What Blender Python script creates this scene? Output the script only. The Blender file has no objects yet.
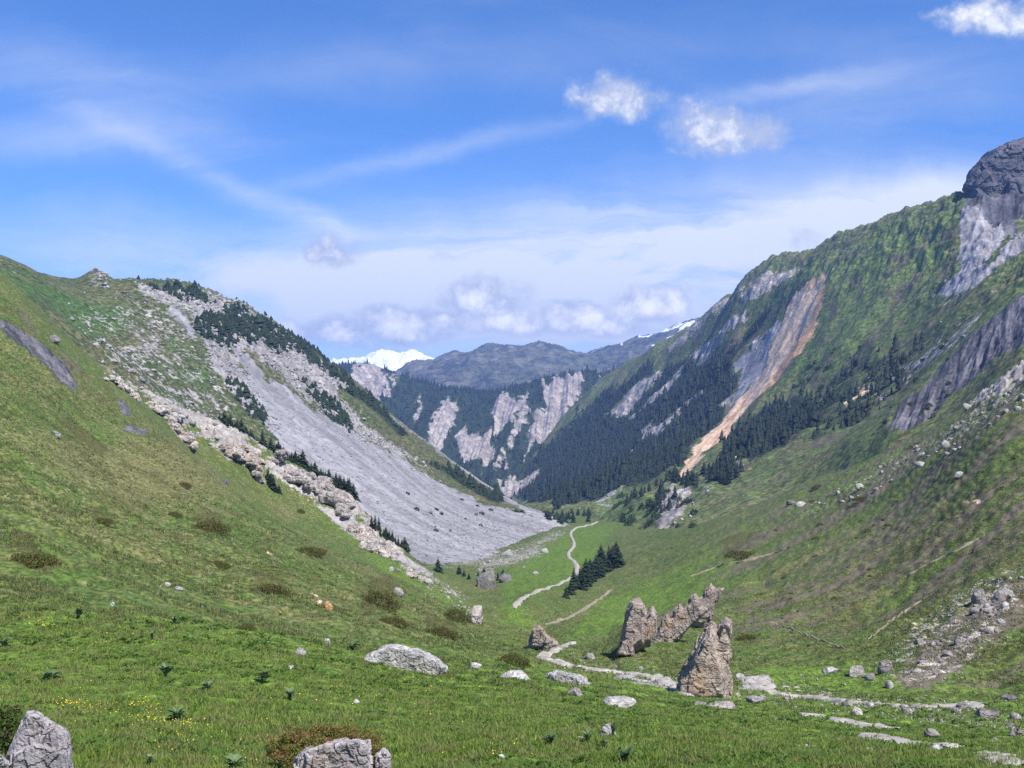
import bpy, bmesh, math, random
import numpy as np
from mathutils import Vector

scene = bpy.context.scene
COL = scene.collection
FPX, HV = 1000.0, 410.0           # focal length in pixels and the row of the eye-level horizon
SUN = Vector((0.38, -0.44, 0.82)).normalized()
rng = np.random.default_rng(11)
random.seed(5)


def P(u, v, d):
    return ((u - 512) / FPX * d, d, (HV - v) / FPX * d)


# ------------------------------------------------------------------ noise
_G = np.array([[1, 1, 0], [-1, 1, 0], [1, -1, 0], [-1, -1, 0], [1, 0, 1], [-1, 0, 1], [1, 0, -1], [-1, 0, -1],
               [0, 1, 1], [0, -1, 1], [0, 1, -1], [0, -1, -1], [1, 1, 0], [-1, 1, 0], [0, -1, 1], [0, -1, -1]], np.float32)
_PERM = np.random.default_rng(3).permutation(4096).astype(np.int32)


def perlin(x, y, z=None):
    if z is None:
        z = np.zeros_like(x) + 0.37
    xi, yi, zi = np.floor(x).astype(np.int64), np.floor(y).astype(np.int64), np.floor(z).astype(np.int64)
    xf, yf, zf = (x - xi).astype(np.float32), (y - yi).astype(np.float32), (z - zi).astype(np.float32)
    f = lambda t: t * t * t * (t * (t * 6 - 15) + 10)
    su, sv, sw = f(xf), f(yf), f(zf)
    out = 0
    for dx in (0, 1):
        px = _PERM[(xi + dx) & 4095]
        wx = su if dx else 1 - su
        for dy in (0, 1):
            pxy = _PERM[(px + yi + dy) & 4095]
            wxy = wx * (sv if dy else 1 - sv)
            for dz in (0, 1):
                g = _G[_PERM[(pxy + zi + dz) & 4095] & 15]
                out = out + wxy * (sw if dz else 1 - sw) * (g[..., 0] * (xf - dx) + g[..., 1] * (yf - dy) + g[..., 2] * (zf - dz))
    return out


def fbm(x, y, z=None, o=4, lac=2.03, gain=0.5):
    a, t, n = 1.0, 0, 0
    for i in range(o):
        t = t + a * perlin(x + 17.3 * i, y - 9.1 * i, None if z is None else z + 5.7 * i)
        x, y = x * lac, y * lac
        z = None if z is None else z * lac
        a *= gain
    return t


def ridged(x, y, z=None, o=4, gain=0.5):
    a, t = 1.0, 0
    for i in range(o):
        t = t + a * (1 - 2 * np.abs(perlin(x + 31.7 * i, y + 3.3 * i, None if z is None else z + 7.7 * i)))
        x, y = x * 2.07, y * 2.07
        z = None if z is None else z * 2.07
        a *= gain
    return t


def smooth(a, b, x):
    t = np.clip((x - a) / (b - a), 0, 1)
    return t * t * (3 - 2 * t)


# ------------------------------------------------------------------ masks drawn as outlines on the hillsides
def sd_poly(u, v, pts, pad):
    """signed distance to an outline, positive inside; -pad away from it"""
    pts = np.asarray(pts, np.float32)
    out = np.full(u.shape, -pad, np.float32)
    lo, hi = pts.min(0) - pad, pts.max(0) + pad
    m = (u > lo[0]) & (u < hi[0]) & (v > lo[1]) & (v < hi[1])
    if not m.any():
        return out
    x, y = u[m], v[m]
    d2 = np.full(x.shape, 1e9, np.float32)
    ins = np.zeros(x.shape, bool)
    n = len(pts)
    for i in range(n):
        a, b = pts[i], pts[(i + 1) % n]
        e = b - a
        t = np.clip(((x - a[0]) * e[0] + (y - a[1]) * e[1]) / max(e @ e, 1e-6), 0, 1)
        d2 = np.minimum(d2, (x - a[0] - t * e[0]) ** 2 + (y - a[1] - t * e[1]) ** 2)
        if a[1] != b[1]:
            c = (a[1] > y) != (b[1] > y)
            ins ^= c & (x < (b[0] - a[0]) * (y - a[1]) / (b[1] - a[1]) + a[0])
    d = np.sqrt(d2)
    out[m] = np.clip(np.where(ins, d, -d), -pad, None)
    return out


def mask(u, v, polys, soft=6.0):
    m = np.zeros(u.shape, np.float32)
    for p in polys:
        k = 1.0
        if isinstance(p, tuple) and isinstance(p[0], float):
            k, p = p
        s = soft * k
        m = np.maximum(m, np.clip(0.5 + sd_poly(u, v, p, s) / (2 * s), 0, 1))
    return m


def stroke(pts, w):
    """outline of a tapered stroke through pts with half widths w"""
    pts = [np.array(p, float) for p in pts]
    L, R = [], []
    for i, p in enumerate(pts):
        t = pts[min(i + 1, len(pts) - 1)] - pts[max(i - 1, 0)]
        t /= max(np.hypot(*t), 1e-6)
        n = np.array([-t[1], t[0]])
        ww = w[i] if isinstance(w, (list, tuple)) else w
        L.append(p + n * ww)
        R.append(p - n * ww)
    return L + R[::-1]


# ------------------------------------------------------------------ thin plate surface through survey points
class TPS:
    def __init__(s, ctrl, k, lam=1e-4):
        c = np.array(ctrl, float)
        s.k = k
        s.X = np.stack([(c[:, 0] - 512) / 400, np.log(c[:, 2]) * k], 1)
        z = (HV - c[:, 1]) / FPX * c[:, 2]
        val = (z + 1.7) / c[:, 2]
        n = len(c)
        K = s.phi(s.X, s.X) + lam * np.eye(n)
        Pm = np.hstack([np.ones((n, 1)), s.X])
        A = np.block([[K, Pm], [Pm.T, np.zeros((3, 3))]])
        s.w = np.linalg.solve(A, np.concatenate([val, np.zeros(3)]))

    @staticmethod
    def phi(a, b):
        r2 = ((a[:, None, :] - b[None, :, :]) ** 2).sum(2)
        return 0.5 * r2 * np.log(r2 + 1e-12)

    def z(s, u, d):
        sh = u.shape
        q = np.stack([(u.ravel() - 512) / 400, np.log(d.ravel()) * s.k], 1)
        out = np.empty(len(q))
        for i in range(0, len(q), 40000):
            b = q[i:i + 40000]
            out[i:i + 40000] = s.phi(b, s.X) @ s.w[:len(s.X)] + s.w[-3] + b @ s.w[-2:]
        return out.reshape(sh) * d - 1.7


class Surf:
    pass


SURF = {}


def terrain(name, ctrl, k, u0, u1, du, d0, d1, px, disp, masks, mat, dl=0.014, lam=1e-4, wide=0):
    tps = TPS(ctrl, k, lam)
    us = np.arange(u0, u1 + du, du, dtype=float)
    if wide:                                       # coarser ground beyond both sides of the view
        us = np.concatenate([np.arange(u0 - wide, u0, 6.0), us, np.arange(us[-1] + 6, us[-1] + wide, 6.0)])
    ucs = np.unique(np.append(us[::4], us[-1]))
    lc = np.linspace(math.log(d0), math.log(d1), 240)
    U, L = np.meshgrid(ucs, lc, indexing='ij')
    Z = tps.z(U, np.exp(L))
    V = HV - FPX * Z / np.exp(L)
    dv = np.abs(np.diff(V, axis=1))
    hid = V[:, 1:] > np.minimum.accumulate(V, 1)[:, 1:] + 3
    cost = np.where(hid, 0.12, 1.0) * dv / px + np.diff(L, axis=1) / dl
    ker = np.hanning(15); ker /= ker.sum()
    cost = np.apply_along_axis(lambda c: np.convolve(np.pad(c, 7, mode='edge'), ker, 'valid'), 0, cost)
    cum = np.concatenate([np.zeros((len(ucs), 1)), np.cumsum(cost, 1)], 1)
    n = int(np.percentile(cum[:, -1], 85)) + 2
    LC = np.stack([np.interp(np.linspace(0, c[-1], n), c, lc) for c in cum])
    LF = np.stack([np.interp(us, ucs, LC[:, j]) for j in range(n)], 1)
    D = np.exp(LF)
    U = np.repeat(us[:, None], n, 1)
    Z = tps.z(U, D)
    V = HV - FPX * Z / D
    X = (U - 512) / FPX * D
    M = masks(U, V, X, D, Z)
    Z = Z + disp(U, V, X, D, Z, M)
    s = Surf()
    s.us, s.D, s.Z, s.M, s.X, s.U = us, D, Z, M, X, U
    s.V = HV - FPX * Z / D
    SURF[name] = s
    nu = len(us)
    co = np.stack([X, D, Z], 2).reshape(-1, 3)
    i, j = np.meshgrid(np.arange(nu - 1), np.arange(n - 1), indexing='ij')
    a = (i * n + j).ravel()
    quads = np.stack([a, a + n, a + n + 1, a + 1], 1)
    me = mesh_np(name, co, quads)
    me.polygons.foreach_set('use_smooth', np.ones(len(quads), bool))
    for an, ch in (('A', ('rock', 'scree', 'earth', 'forest')), ('B', ('slate', 'ochre', 'snow', 'lush')),
                   ('C', ('dry', 'streak', 'blocky', 'heath'))):
        arr = np.zeros((len(co), 4), np.float32)
        for q, c in enumerate(ch):
            if c in M:
                arr[:, q] = np.clip(M[c], 0, 1).ravel()
        at = me.attributes.new(an, 'FLOAT_COLOR', 'POINT')
        at.data.foreach_set('color', arr.ravel())
    me.materials.append(mat)
    o = bpy.data.objects.new(name, me)
    o['kind'] = 'structure'
    COL.objects.link(o)
    s.obj = o
    return s


def mesh_np(name, co, faces):
    """faces: int array n x 3 or n x 4"""
    me = bpy.data.meshes.new(name)
    co = np.ascontiguousarray(co, np.float32)
    faces = np.asarray(faces, np.int32)
    k = faces.shape[1]
    me.vertices.add(len(co))
    me.vertices.foreach_set('co', co.ravel())
    me.loops.add(faces.size)
    me.loops.foreach_set('vertex_index', faces.ravel())
    me.polygons.add(len(faces))
    me.polygons.foreach_set('loop_start', np.arange(len(faces), dtype=np.int32) * k)
    me.polygons.foreach_set('loop_total', np.full(len(faces), k, np.int32))
    me.update(calc_edges=True)
    return me


def at(u, v, surfs=('ground', 'scree_mountain', 'forest_mountain', 'cliff_ridge')):
    """the first hillside point met in the direction (u, v)"""
    best = None
    for sn in surfs:
        s = SURF.get(sn)
        if s is None or not (s.us[0] <= u <= s.us[-1]):
            continue
        i = int(np.argmin(np.abs(s.us - u)))
        col = s.V[i]
        j = np.argmax(col <= v)
        if col[j] > v or j == 0:
            continue
        t = (col[j - 1] - v) / max(col[j - 1] - col[j], 1e-6)
        d = s.D[i, j - 1] * (1 - t) + s.D[i, j] * t
        if best is None or d < best[0]:
            best = (d, sn)
    if best is None:
        return None
    d = best[0]
    return Vector(P(u, v, d))


def zat(x, y, sn='ground'):
    s = SURF[sn]
    u = 512 + FPX * x / y
    i = int(np.clip(np.searchsorted(s.us, u) - 1, 0, len(s.us) - 2))
    t = min(max((u - s.us[i]) / (s.us[i + 1] - s.us[i]), 0), 1)
    return float(np.interp(y, s.D[i], s.Z[i]) * (1 - t) + np.interp(y, s.D[i + 1], s.Z[i + 1]) * t)
# ------------------------------------------------------------------ node helpers
class NT:
    def __init__(s, tree):
        s.t = tree
        s.n = tree.nodes
        s.l = tree.links

    def put(s, sock, v):
        if isinstance(v, (int, float)):
            sock.default_value = v
        elif isinstance(v, (tuple, list)):
            sock.default_value = tuple(v) + ((1,) if len(v) == 3 and len(sock.default_value) == 4 else ())
        else:
            s.l.new(v, sock)

    def m(s, op, a, b=0.0, c=0.0, clamp=False):
        n = s.n.new('ShaderNodeMath')
        n.operation = op
        n.use_clamp = clamp
        for i, v in enumerate((a, b, c)):
            s.put(n.inputs[i], v)
        return n.outputs[0]

    def vm(s, op, a, b=(0, 0, 0), scale=None):
        n = s.n.new('ShaderNodeVectorMath')
        n.operation = op
        s.put(n.inputs[0], a)
        s.put(n.inputs[1], b)
        if scale is not None:
            s.put(n.inputs['Scale'], scale)
        return n.outputs[0]

    def mix(s, f, a, b, mode='MIX'):
        n = s.n.new('ShaderNodeMix')
        n.data_type = 'RGBA'
        n.blend_type = mode
        s.put(n.inputs[0], f)
        s.put(n.inputs[6], a)
        s.put(n.inputs[7], b)
        return n.outputs[2]

    def noise(s, vec, scale, detail=3, rough=0.55, dist=0.0):
        n = s.n.new('ShaderNodeTexNoise')
        s.put(n.inputs['Vector'], vec)
        s.put(n.inputs['Scale'], scale)
        n.inputs['Detail'].default_value = detail
        n.inputs['Roughness'].default_value = rough
        n.inputs['Distortion'].default_value = dist
        return n.outputs[0]

    def voro(s, vec, scale, feature='F1', out='Distance'):
        n = s.n.new('ShaderNodeTexVoronoi')
        n.feature = feature
        s.put(n.inputs['Vector'], vec)
        s.put(n.inputs['Scale'], scale)
        return n.outputs[out]

    def ss(s, x, a, b):
        n = s.n.new('ShaderNodeMapRange')
        n.interpolation_type = 'SMOOTHSTEP'
        s.put(n.inputs[0], x)
        s.put(n.inputs[1], a)
        s.put(n.inputs[2], b)
        return n.outputs[0]

    def attr(s, name):
        n = s.n.new('ShaderNodeAttribute')
        n.attribute_name = name
        return n


def new_mat(name):
    m = bpy.data.materials.new(name)
    m.use_nodes = True
    m.node_tree.nodes.clear()
    t = NT(m.node_tree)
    out = t.n.new('ShaderNodeOutputMaterial')
    b = t.n.new('ShaderNodeBsdfPrincipled')
    b.inputs['Roughness'].default_value = 0.9
    b.inputs['Specular IOR Level'].default_value = 0.2
    t.l.new(b.outputs[0], out.inputs[0])
    return m, t, b


def bump(t, b, h, dist, strength=1.0):
    n = t.n.new('ShaderNodeBump')
    n.inputs['Strength'].default_value = strength
    n.inputs['Distance'].default_value = dist
    t.put(n.inputs['Height'], h)
    t.l.new(n.outputs[0], b.inputs['Normal'])


def terrain_mat(name, S, grass, grass2, dryc, lushc, rockc, screec, bumpd=0.3, brk=0.7, spotk=0.75, forestc=(0.022, 0.035, 0.016)):
    """S: size in metres of the finest visible grain"""
    m, t, b = new_mat(name)
    pos = t.n.new('ShaderNodeNewGeometry').outputs['Position']
    n1 = t.noise(pos, 1.0 / (S * 2.6), 4, 0.75)
    n2 = t.noise(pos, 1.0 / (S * 9), 4, 0.6)
    n3 = t.noise(pos, 1.0 / (S * 55), 4, 0.55)
    vo = t.voro(pos, 1.0 / (S * 3.0), out='Color')
    sep = t.n.new('ShaderNodeSeparateColor')
    t.l.new(vo, sep.inputs[0])
    cell = sep.outputs[0]
    A, B, C = t.attr('A'), t.attr('B'), t.attr('C')

    def rgb(a):
        q = t.n.new('ShaderNodeSeparateColor')
        t.l.new(a.outputs['Color'], q.inputs[0])
        return q.outputs[0], q.outputs[1], q.outputs[2], a.outputs['Alpha']
    rock, scree, earth, forest = rgb(A)
    slate, ochre, snow, lush = rgb(B)
    dry, streak, blocky, heath = rgb(C)
    edge = t.m('ADD', t.m('MULTIPLY', t.m('SUBTRACT', n2, 0.5), brk * 1.3), t.m('MULTIPLY', t.m('SUBTRACT', n1, 0.5), brk))

    def sel(mask_, k=1.0, w=0.09):
        v = t.m('ADD', mask_, t.m('MULTIPLY', edge, k))
        return t.ss(v, 0.5 - w, 0.5 + w)

    col = t.mix(t.ss(n3, 0.38, 0.62), grass, grass2)
    col = t.mix(t.m('MULTIPLY', t.ss(n2, 0.42, 0.68), 0.55), col, dryc)
    col = t.mix(sel(dry, 1.1, 0.3), col, dryc)
    col = t.mix(sel(lush, 0.8, 0.25), col, lushc)
    g1 = t.ss(n1, 0.34, 0.66)
    col = t.mix(1.0, col, t.mix(g1, (0.42, 0.46, 0.40), (1.68, 1.58, 1.52)), 'MULTIPLY')
    # pale dead tufts and pebbles, a few to the square metre
    sp = t.n.new('ShaderNodeTexVoronoi')
    sp.inputs['Scale'].default_value = 1.0 / (S * 3.2)
    t.l.new(pos, sp.inputs['Vector'])
    sc_ = t.n.new('ShaderNodeSeparateColor')
    t.l.new(sp.outputs['Color'], sc_.inputs[0])
    spot = t.m('MULTIPLY', t.ss(sp.outputs['Distance'], 0.34, 0.2), t.ss(t.m('ADD', sc_.outputs[0], t.m('MULTIPLY', t.m('SUBTRACT', n3, 0.5), 1.6)), 0.66, 0.74))
    col = t.mix(t.m('MULTIPLY', spot, t.m('SUBTRACT', spotk, t.m('MULTIPLY', lush, spotk * 0.9))), col, (0.24, 0.215, 0.14))
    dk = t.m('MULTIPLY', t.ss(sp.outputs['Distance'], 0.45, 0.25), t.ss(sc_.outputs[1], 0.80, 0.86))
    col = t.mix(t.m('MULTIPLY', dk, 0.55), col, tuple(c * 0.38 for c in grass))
    col = t.mix(t.m('MULTIPLY', sel(heath, 1.2, 0.2), 0.8), col, t.mix(g1, (0.045, 0.055, 0.014), (0.115, 0.095, 0.03)))
    col = t.mix(sel(forest, 0.7), col, t.mix(g1, tuple(c * 0.75 for c in forestc), tuple(c * 1.5 for c in forestc)))
    col = t.mix(sel(earth, 1.0, 0.18), col, t.mix(n2, t.mix(g1, (0.070, 0.066, 0.042), (0.165, 0.145, 0.105)), (0.15, 0.115, 0.075)))
    oc = t.mix(t.ss(streak, 0.1, 0.75), t.mix(n2, (0.42, 0.23, 0.12), (0.58, 0.37, 0.22)), (0.74, 0.52, 0.35))
    col = t.mix(sel(ochre, 0.7), col, t.mix(1.0, oc, t.mix(g1, (0.75, 0.75, 0.75), (1.2, 1.2, 1.2)), 'MULTIPLY'))
    sl = t.mix(streak, (0.04, 0.04, 0.047), (0.165, 0.155, 0.168))
    col = t.mix(sel(slate, 0.6), col, t.mix(1.0, sl, t.mix(g1, (0.7, 0.7, 0.7), (1.25, 1.25, 1.25)), 'MULTIPLY'))
    # scattered bare blocks: whole stone-sized cells break through the turf
    bl = t.ss(t.m('ADD', blocky, t.m('MULTIPLY', t.m('SUBTRACT', t.m('ADD', t.m('MULTIPLY', n1, 1.1), t.m('MULTIPLY', n2, 1.1)), 1.1), 0.9)), 0.46, 0.58)
    rk = t.mix(n2, tuple(c * 0.62 for c in rockc), tuple(min(c * 1.3, 0.62) for c in rockc))
    rk = t.mix(1.0, rk, t.mix(cell, (0.78, 0.78, 0.8), (1.16, 1.15, 1.12)), 'MULTIPLY')
    rk = t.mix(1.0, rk, t.mix(g1, (0.62, 0.62, 0.64), (1.3, 1.28, 1.25)), 'MULTIPLY')
    rk = t.mix(1.0, rk, t.mix(streak, (0.78, 0.78, 0.8), (1.2, 1.2, 1.18)), 'MULTIPLY')
    rk = t.mix(t.m('MULTIPLY', t.ss(n1, 0.6, 0.75), 0.6), rk, tuple(c * 0.4 for c in rockc))
    col = t.mix(t.m('MAXIMUM', bl, sel(rock, 0.75)), col, rk)
    sc = t.mix(streak, tuple(c * 0.72 for c in screec), tuple(c * 1.18 for c in screec))
    sc = t.mix(1.0, sc, t.mix(cell, (0.8, 0.8, 0.8), (1.2, 1.2, 1.2)), 'MULTIPLY')
    col = t.mix(sel(scree, 1.0), col, sc)
    col = t.mix(sel(snow, 0.8), col, (0.86, 0.88, 0.9))
    t.l.new(col, b.inputs['Base Color'])
    hgt = t.m('ADD', t.m('MULTIPLY', n1, 0.5), t.m('ADD', t.m('MULTIPLY', n2, 1.2), t.m('MULTIPLY', cell, 0.35)))
    bump(t, b, hgt, bumpd, 0.9)
    return m


def rock_mat(name, base, dark, warm=(0.30, 0.2, 0.11), size=0.5, warmk=0.35, lichen=0.5):
    m, t, b = new_mat(name)
    tc = t.n.new('ShaderNodeTexCoord').outputs['Object']
    oi = t.n.new('ShaderNodeObjectInfo').outputs['Random']
    v = t.vm('ADD', tc, t.vm('SCALE', (13.1, 7.7, 5.3), scale=t.m('MULTIPLY', oi, 9.0)))
    n1 = t.noise(v, 7.0 / size, 4, 0.65)
    n2 = t.noise(v, 1.6 / size, 4, 0.6)
    n3 = t.noise(v, 0.7 / size, 3, 0.5)
    vd = t.n.new('ShaderNodeTexNoise')
    vd.inputs['Scale'].default_value = 2.6 / size
    vd.inputs['Detail'].default_value = 4
    t.l.new(v, vd.inputs['Vector'])
    vw = t.vm('ADD', v, t.vm('SCALE', vd.outputs['Color'], scale=size * 0.55))
    vo = t.voro(t.vm('MULTIPLY', vw, (1, 1, 1.9)), 1.7 / size, 'DISTANCE_TO_EDGE')
    col = t.mix(t.ss(n2, 0.35, 0.65), tuple(c * 0.72 for c in base), tuple(c * 1.22 for c in base))
    col = t.mix(t.m('MULTIPLY', t.ss(n3, 0.52, 0.66), warmk), col, warm)
    col = t.mix(t.m('MULTIPLY', t.ss(n1, 0.52, 0.66), lichen), col, dark)
    col = t.mix(t.m('MULTIPLY', t.m('SUBTRACT', 1.0, t.ss(vo, 0.0, 0.05)), 0.40), col, dark)
    col = t.mix(1.0, col, t.mix(oi, (0.82, 0.82, 0.84), (1.12, 1.1, 1.06)), 'MULTIPLY')
    t.l.new(col, b.inputs['Base Color'])
    bump(t, b, t.m('ADD', t.m('MULTIPLY', n1, 0.6), t.m('ADD', n2, t.m('MULTIPLY', t.ss(vo, 0, 0.12), 0.5))), size * 0.12, 0.9)
    return m


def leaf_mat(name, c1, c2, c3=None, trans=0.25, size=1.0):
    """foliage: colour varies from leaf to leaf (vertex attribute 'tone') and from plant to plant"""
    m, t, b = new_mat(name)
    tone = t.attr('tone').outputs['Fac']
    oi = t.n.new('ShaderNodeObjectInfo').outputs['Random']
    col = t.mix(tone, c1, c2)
    if c3 is not None:
        pos = t.n.new('ShaderNodeNewGeometry').outputs['Position']
        col = t.mix(t.ss(t.noise(pos, 1.0 / size, 3), 0.42, 0.62), col, c3)
    col = t.mix(1.0, col, t.mix(oi, (0.85, 0.87, 0.85), (1.12, 1.1, 1.1)), 'MULTIPLY')
    t.l.new(col, b.inputs['Base Color'])
    b.inputs['Roughness'].default_value = 0.7
    if trans:
        tr = t.n.new('ShaderNodeBsdfTranslucent')
        t.l.new(col, tr.inputs[0])
        mx = t.n.new('ShaderNodeMixShader')
        mx.inputs[0].default_value = trans
        t.l.new(b.outputs[0], mx.inputs[1])
        t.l.new(tr.outputs[0], mx.inputs[2])
        t.l.new(mx.outputs[0], [n for n in t.n if n.type == 'OUTPUT_MATERIAL'][0].inputs[0])
    return m


def plain_mat(name, c1, c2, scale, bumpd=0.0, rough=0.9):
    m, t, b = new_mat(name)
    pos = t.n.new('ShaderNodeNewGeometry').outputs['Position']
    n = t.noise(pos, scale, 5, 0.65)
    t.l.new(t.mix(t.ss(n, 0.3, 0.7), c1, c2), b.inputs['Base Color'])
    b.inputs['Roughness'].default_value = rough
    if bumpd:
        bump(t, b, n, bumpd)
    return m


# ------------------------------------------------------------------ camera, sun, sky
def setup_view():
    cam = bpy.data.cameras.new('camera')
    co = bpy.data.objects.new('camera', cam)
    COL.objects.link(co)
    co.location = (0, 0, 0)
    co.rotation_euler = (math.radians(90), 0, 0)
    cam.sensor_width = 36
    cam.lens = 36 * FPX / 1024
    cam.shift_y = (HV - 384) / 1024
    cam.clip_start, cam.clip_end = 0.1, 60000
    scene.camera = co
    sun = bpy.data.lights.new('sun', 'SUN')
    sun.energy = SUN_E
    sun.angle = math.radians(0.53)
    sun.color = (1.0, 0.96, 0.90)
    so = bpy.data.objects.new('sun', sun)
    so.rotation_euler = (-SUN).to_track_quat('-Z', 'Y').to_euler()
    so.location = (0, 0, 300)
    COL.objects.link(so)
    scene.view_settings.view_transform = 'Standard'
    scene.view_settings.look = 'None'
    scene.view_settings.exposure = EXPO
    scene.view_settings.gamma = 1
    scene.render.engine = 'CYCLES'
    c = scene.cycles
    c.max_bounces = 4
    c.diffuse_bounces = 2
    c.glossy_bounces = 1
    c.transmission_bounces = 2
    c.volume_bounces = 0
    c.transparent_max_bounces = 4
    c.use_denoising = DENOISE
    c.denoising_input_passes = 'RGB_ALBEDO_NORMAL'
    c.use_adaptive_sampling = False


def setup_sky():
    w = bpy.data.worlds.new('World')
    scene.world = w
    w.use_nodes = True
    w.node_tree.nodes.clear()
    t = NT(w.node_tree)
    out = t.n.new('ShaderNodeOutputWorld')
    bg = t.n.new('ShaderNodeBackground')
    bg.inputs[1].default_value = SKY_K
    t.l.new(bg.outputs[0], out.inputs[0])
    sky = t.n.new('ShaderNodeTexSky')
    sky.sky_type = 'NISHITA'
    sky.sun_disc = False
    sky.sun_elevation = math.asin(SUN.z)
    sky.sun_rotation = math.atan2(SUN.x, SUN.y)
    sky.altitude = 2200
    sky.air_density = 1.0
    sky.dust_density = 0.6
    sky.ozone_density = 2.0
    g = t.n.new('ShaderNodeTexCoord').outputs['Generated']
    sp = t.n.new('ShaderNodeSeparateXYZ')
    t.l.new(g, sp.inputs[0])
    y = t.m('MAXIMUM', sp.outputs[1], 0.08)
    px = t.m('DIVIDE', sp.outputs[0], y)
    py = t.m('DIVIDE', sp.outputs[2], y)
    cb = t.n.new('ShaderNodeCombineXYZ')
    t.put(cb.inputs[0], px)
    t.put(cb.inputs[1], py)
    p = cb.outputs[0]
    base = t.mix(1.0, sky.outputs[0], SKY_TINT, 'MULTIPLY')
    K = 1.0 / (SKY_K * 2 ** EXPO)
    # warp the coordinates so that no cloud keeps a plain outline
    wn = t.n.new('ShaderNodeTexNoise')
    wn.inputs['Scale'].default_value = 16
    wn.inputs['Detail'].default_value = 5
    wn.inputs['Roughness'].default_value = 0.6
    t.l.new(p, wn.inputs['Vector'])
    warp = t.vm('SCALE', t.vm('SUBTRACT', wn.outputs['Color'], (0.5, 0.5, 0.5)), scale=0.028)
    pw = t.vm('ADD', p, warp)
    # thin high veil and streaks
    def el(vec, u, v, rx, ry, rot=0.0):
        q = t.vm('SUBTRACT', vec, ((u - 512) / FPX, (HV - v) / FPX, 0))
        if rot:
            mp = t.n.new('ShaderNodeMapping')
            mp.inputs['Rotation'].default_value = (0, 0, -rot)
            t.l.new(q, mp.inputs['Vector'])
            q = mp.outputs[0]
        q = t.vm('DIVIDE', q, (rx / FPX, ry / FPX, 1))
        n = t.n.new('ShaderNodeVectorMath')
        n.operation = 'DOT_PRODUCT'
        t.l.new(q, n.inputs[0])
        t.l.new(q, n.inputs[1])
        return t.m('EXPONENT', t.m('MULTIPLY', n.outputs['Value'], -1.0))

    st = t.n.new('ShaderNodeMapping')
    st.inputs['Scale'].default_value = (3.0, 14.0, 1)
    st.inputs['Rotation'].default_value = (0, 0, -0.16)
    t.l.new(pw, st.inputs['Vector'])
    sn = t.noise(st.outputs[0], 1.0, 6, 0.62, 0.6)
    sn2 = t.noise(p, 5.0, 4, 0.55)
    veil = None
    for (u, v, rx, ry, r, k) in [(620, 262, 400, 62, 0.10, 0.95), (430, 300, 230, 60, 0.0, 0.6), (890, 205, 200, 26, 0.16, 0.55),
                                 (150, 262, 160, 40, -0.1, 0.25), (700, 330, 260, 50, 0, 0.65),
                                 (185, 160, 120, 11, -0.42, 0.22), (300, 215, 80, 12, -0.35, 0.22), (110, 95, 140, 34, -0.35, 0.16),
                                 (440, 150, 150, 10, 0.22, 0.28), (790, 88, 90, 10, 0.16, 0.28), (450, 60, 380, 30, 0.05, 0.13),
                                 (80, 140, 120, 22, 0, 0.22), (880, 100, 180, 40, 0.1, 0.16), (60, 240, 120, 40, 0, 0.16)]:
        e = t.m('MULTIPLY', el(pw, u, v, rx, ry, r), k)
        veil = e if veil is None else t.m('ADD', veil, e)
    vm_ = t.m('MULTIPLY', t.m('MULTIPLY', veil, t.ss(sn, 0.12, 0.66)), t.m('ADD', 0.72, t.m('MULTIPLY', sn2, 0.9)))
    vm_ = t.m('MINIMUM', t.m('ADD', vm_, t.m('MULTIPLY', t.ss(sn, 0.45, 0.8), 0.07)), 0.93)
    col = t.mix(vm_, base, tuple(c * K for c in VEIL))
    # cumulus
    puffs = [(617, 97, 62, 32, 1.0, 0.1), (716, 130, 76, 35, 1.12, 0.12), (756, 132, 56, 25, 1.05, 0.12), (694, 138, 44, 20, 0.95, .25), (1000, 20, 72, 29, 1.02, 0.42), (930, 12, 40, 14, 0.6, .2),
             (333, 250, 44, 21, 1.0, 0.05), (452, 256, 36, 13, 0.74, 0.15), (800, 240, 36, 22, 0.74, 0.18),
             (345, 332, 66, 22, 1.05, 0.5), (400, 325, 75, 25, 1.15, 0.55), (535, 326, 60, 15, 1.0, 0.5), (445, 322, 50, 18, 1.05, 0.5), (350, 345, 60, 9, 0.8, 0.0), (430, 338, 60, 12, .8, .2), (480, 303, 62, 32, 1.2, 0.6), (500, 322, 60, 20, 1.1, 0.8),
             (570, 317, 54, 25, 1.2, 0.85), (605, 326, 80, 16, 1.0, 0.6), (648, 306, 54, 27, 1.2, 0.75), (680, 322, 40, 14, 0.8, 0.6),
             (285, 322, 22, 14, 0.75, 0.5), (380, 352, 40, 8, 0.6, 0.3)]
    f, br = None, None
    for (u, v, rx, ry, k, w) in puffs:
        e = t.m('MULTIPLY', el(pw, u, v, rx, ry), k)
        f = e if f is None else t.m('MAXIMUM', f, e)
        bw = t.m('MULTIPLY', el(pw, u - 3, v + ry * 0.15, rx * 0.75, ry * 0.7), w)
        br = bw if br is None else t.m('MAXIMUM', br, bw)
    cn = t.noise(p, 22, 9, 0.58, 0.25)
    vn = t.n.new('ShaderNodeTexVoronoi')
    vn.inputs['Scale'].default_value = 26
    vn.inputs['Detail'].default_value = 3.5
    vn.inputs['Roughness'].default_value = 0.55
    vn.inputs['Lacunarity'].default_value = 2.3
    t.l.new(t.vm('ADD', p, t.vm('SCALE', warp, scale=0.35)), vn.inputs['Vector'])
    bil = t.m('SUBTRACT', 0.80, vn.outputs['Distance'])
    dens = t.m('ADD', f, t.m('ADD', t.m('MULTIPLY', t.m('SUBTRACT', cn, 0.5), 0.75), t.m('MULTIPLY', bil, 0.42)))
    al = t.ss(dens, 0.30, 0.92)
    # relief: the same noise read a little way towards the sun
    p2 = t.vm('ADD', p, (0.006, 0.008, 0))
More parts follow.
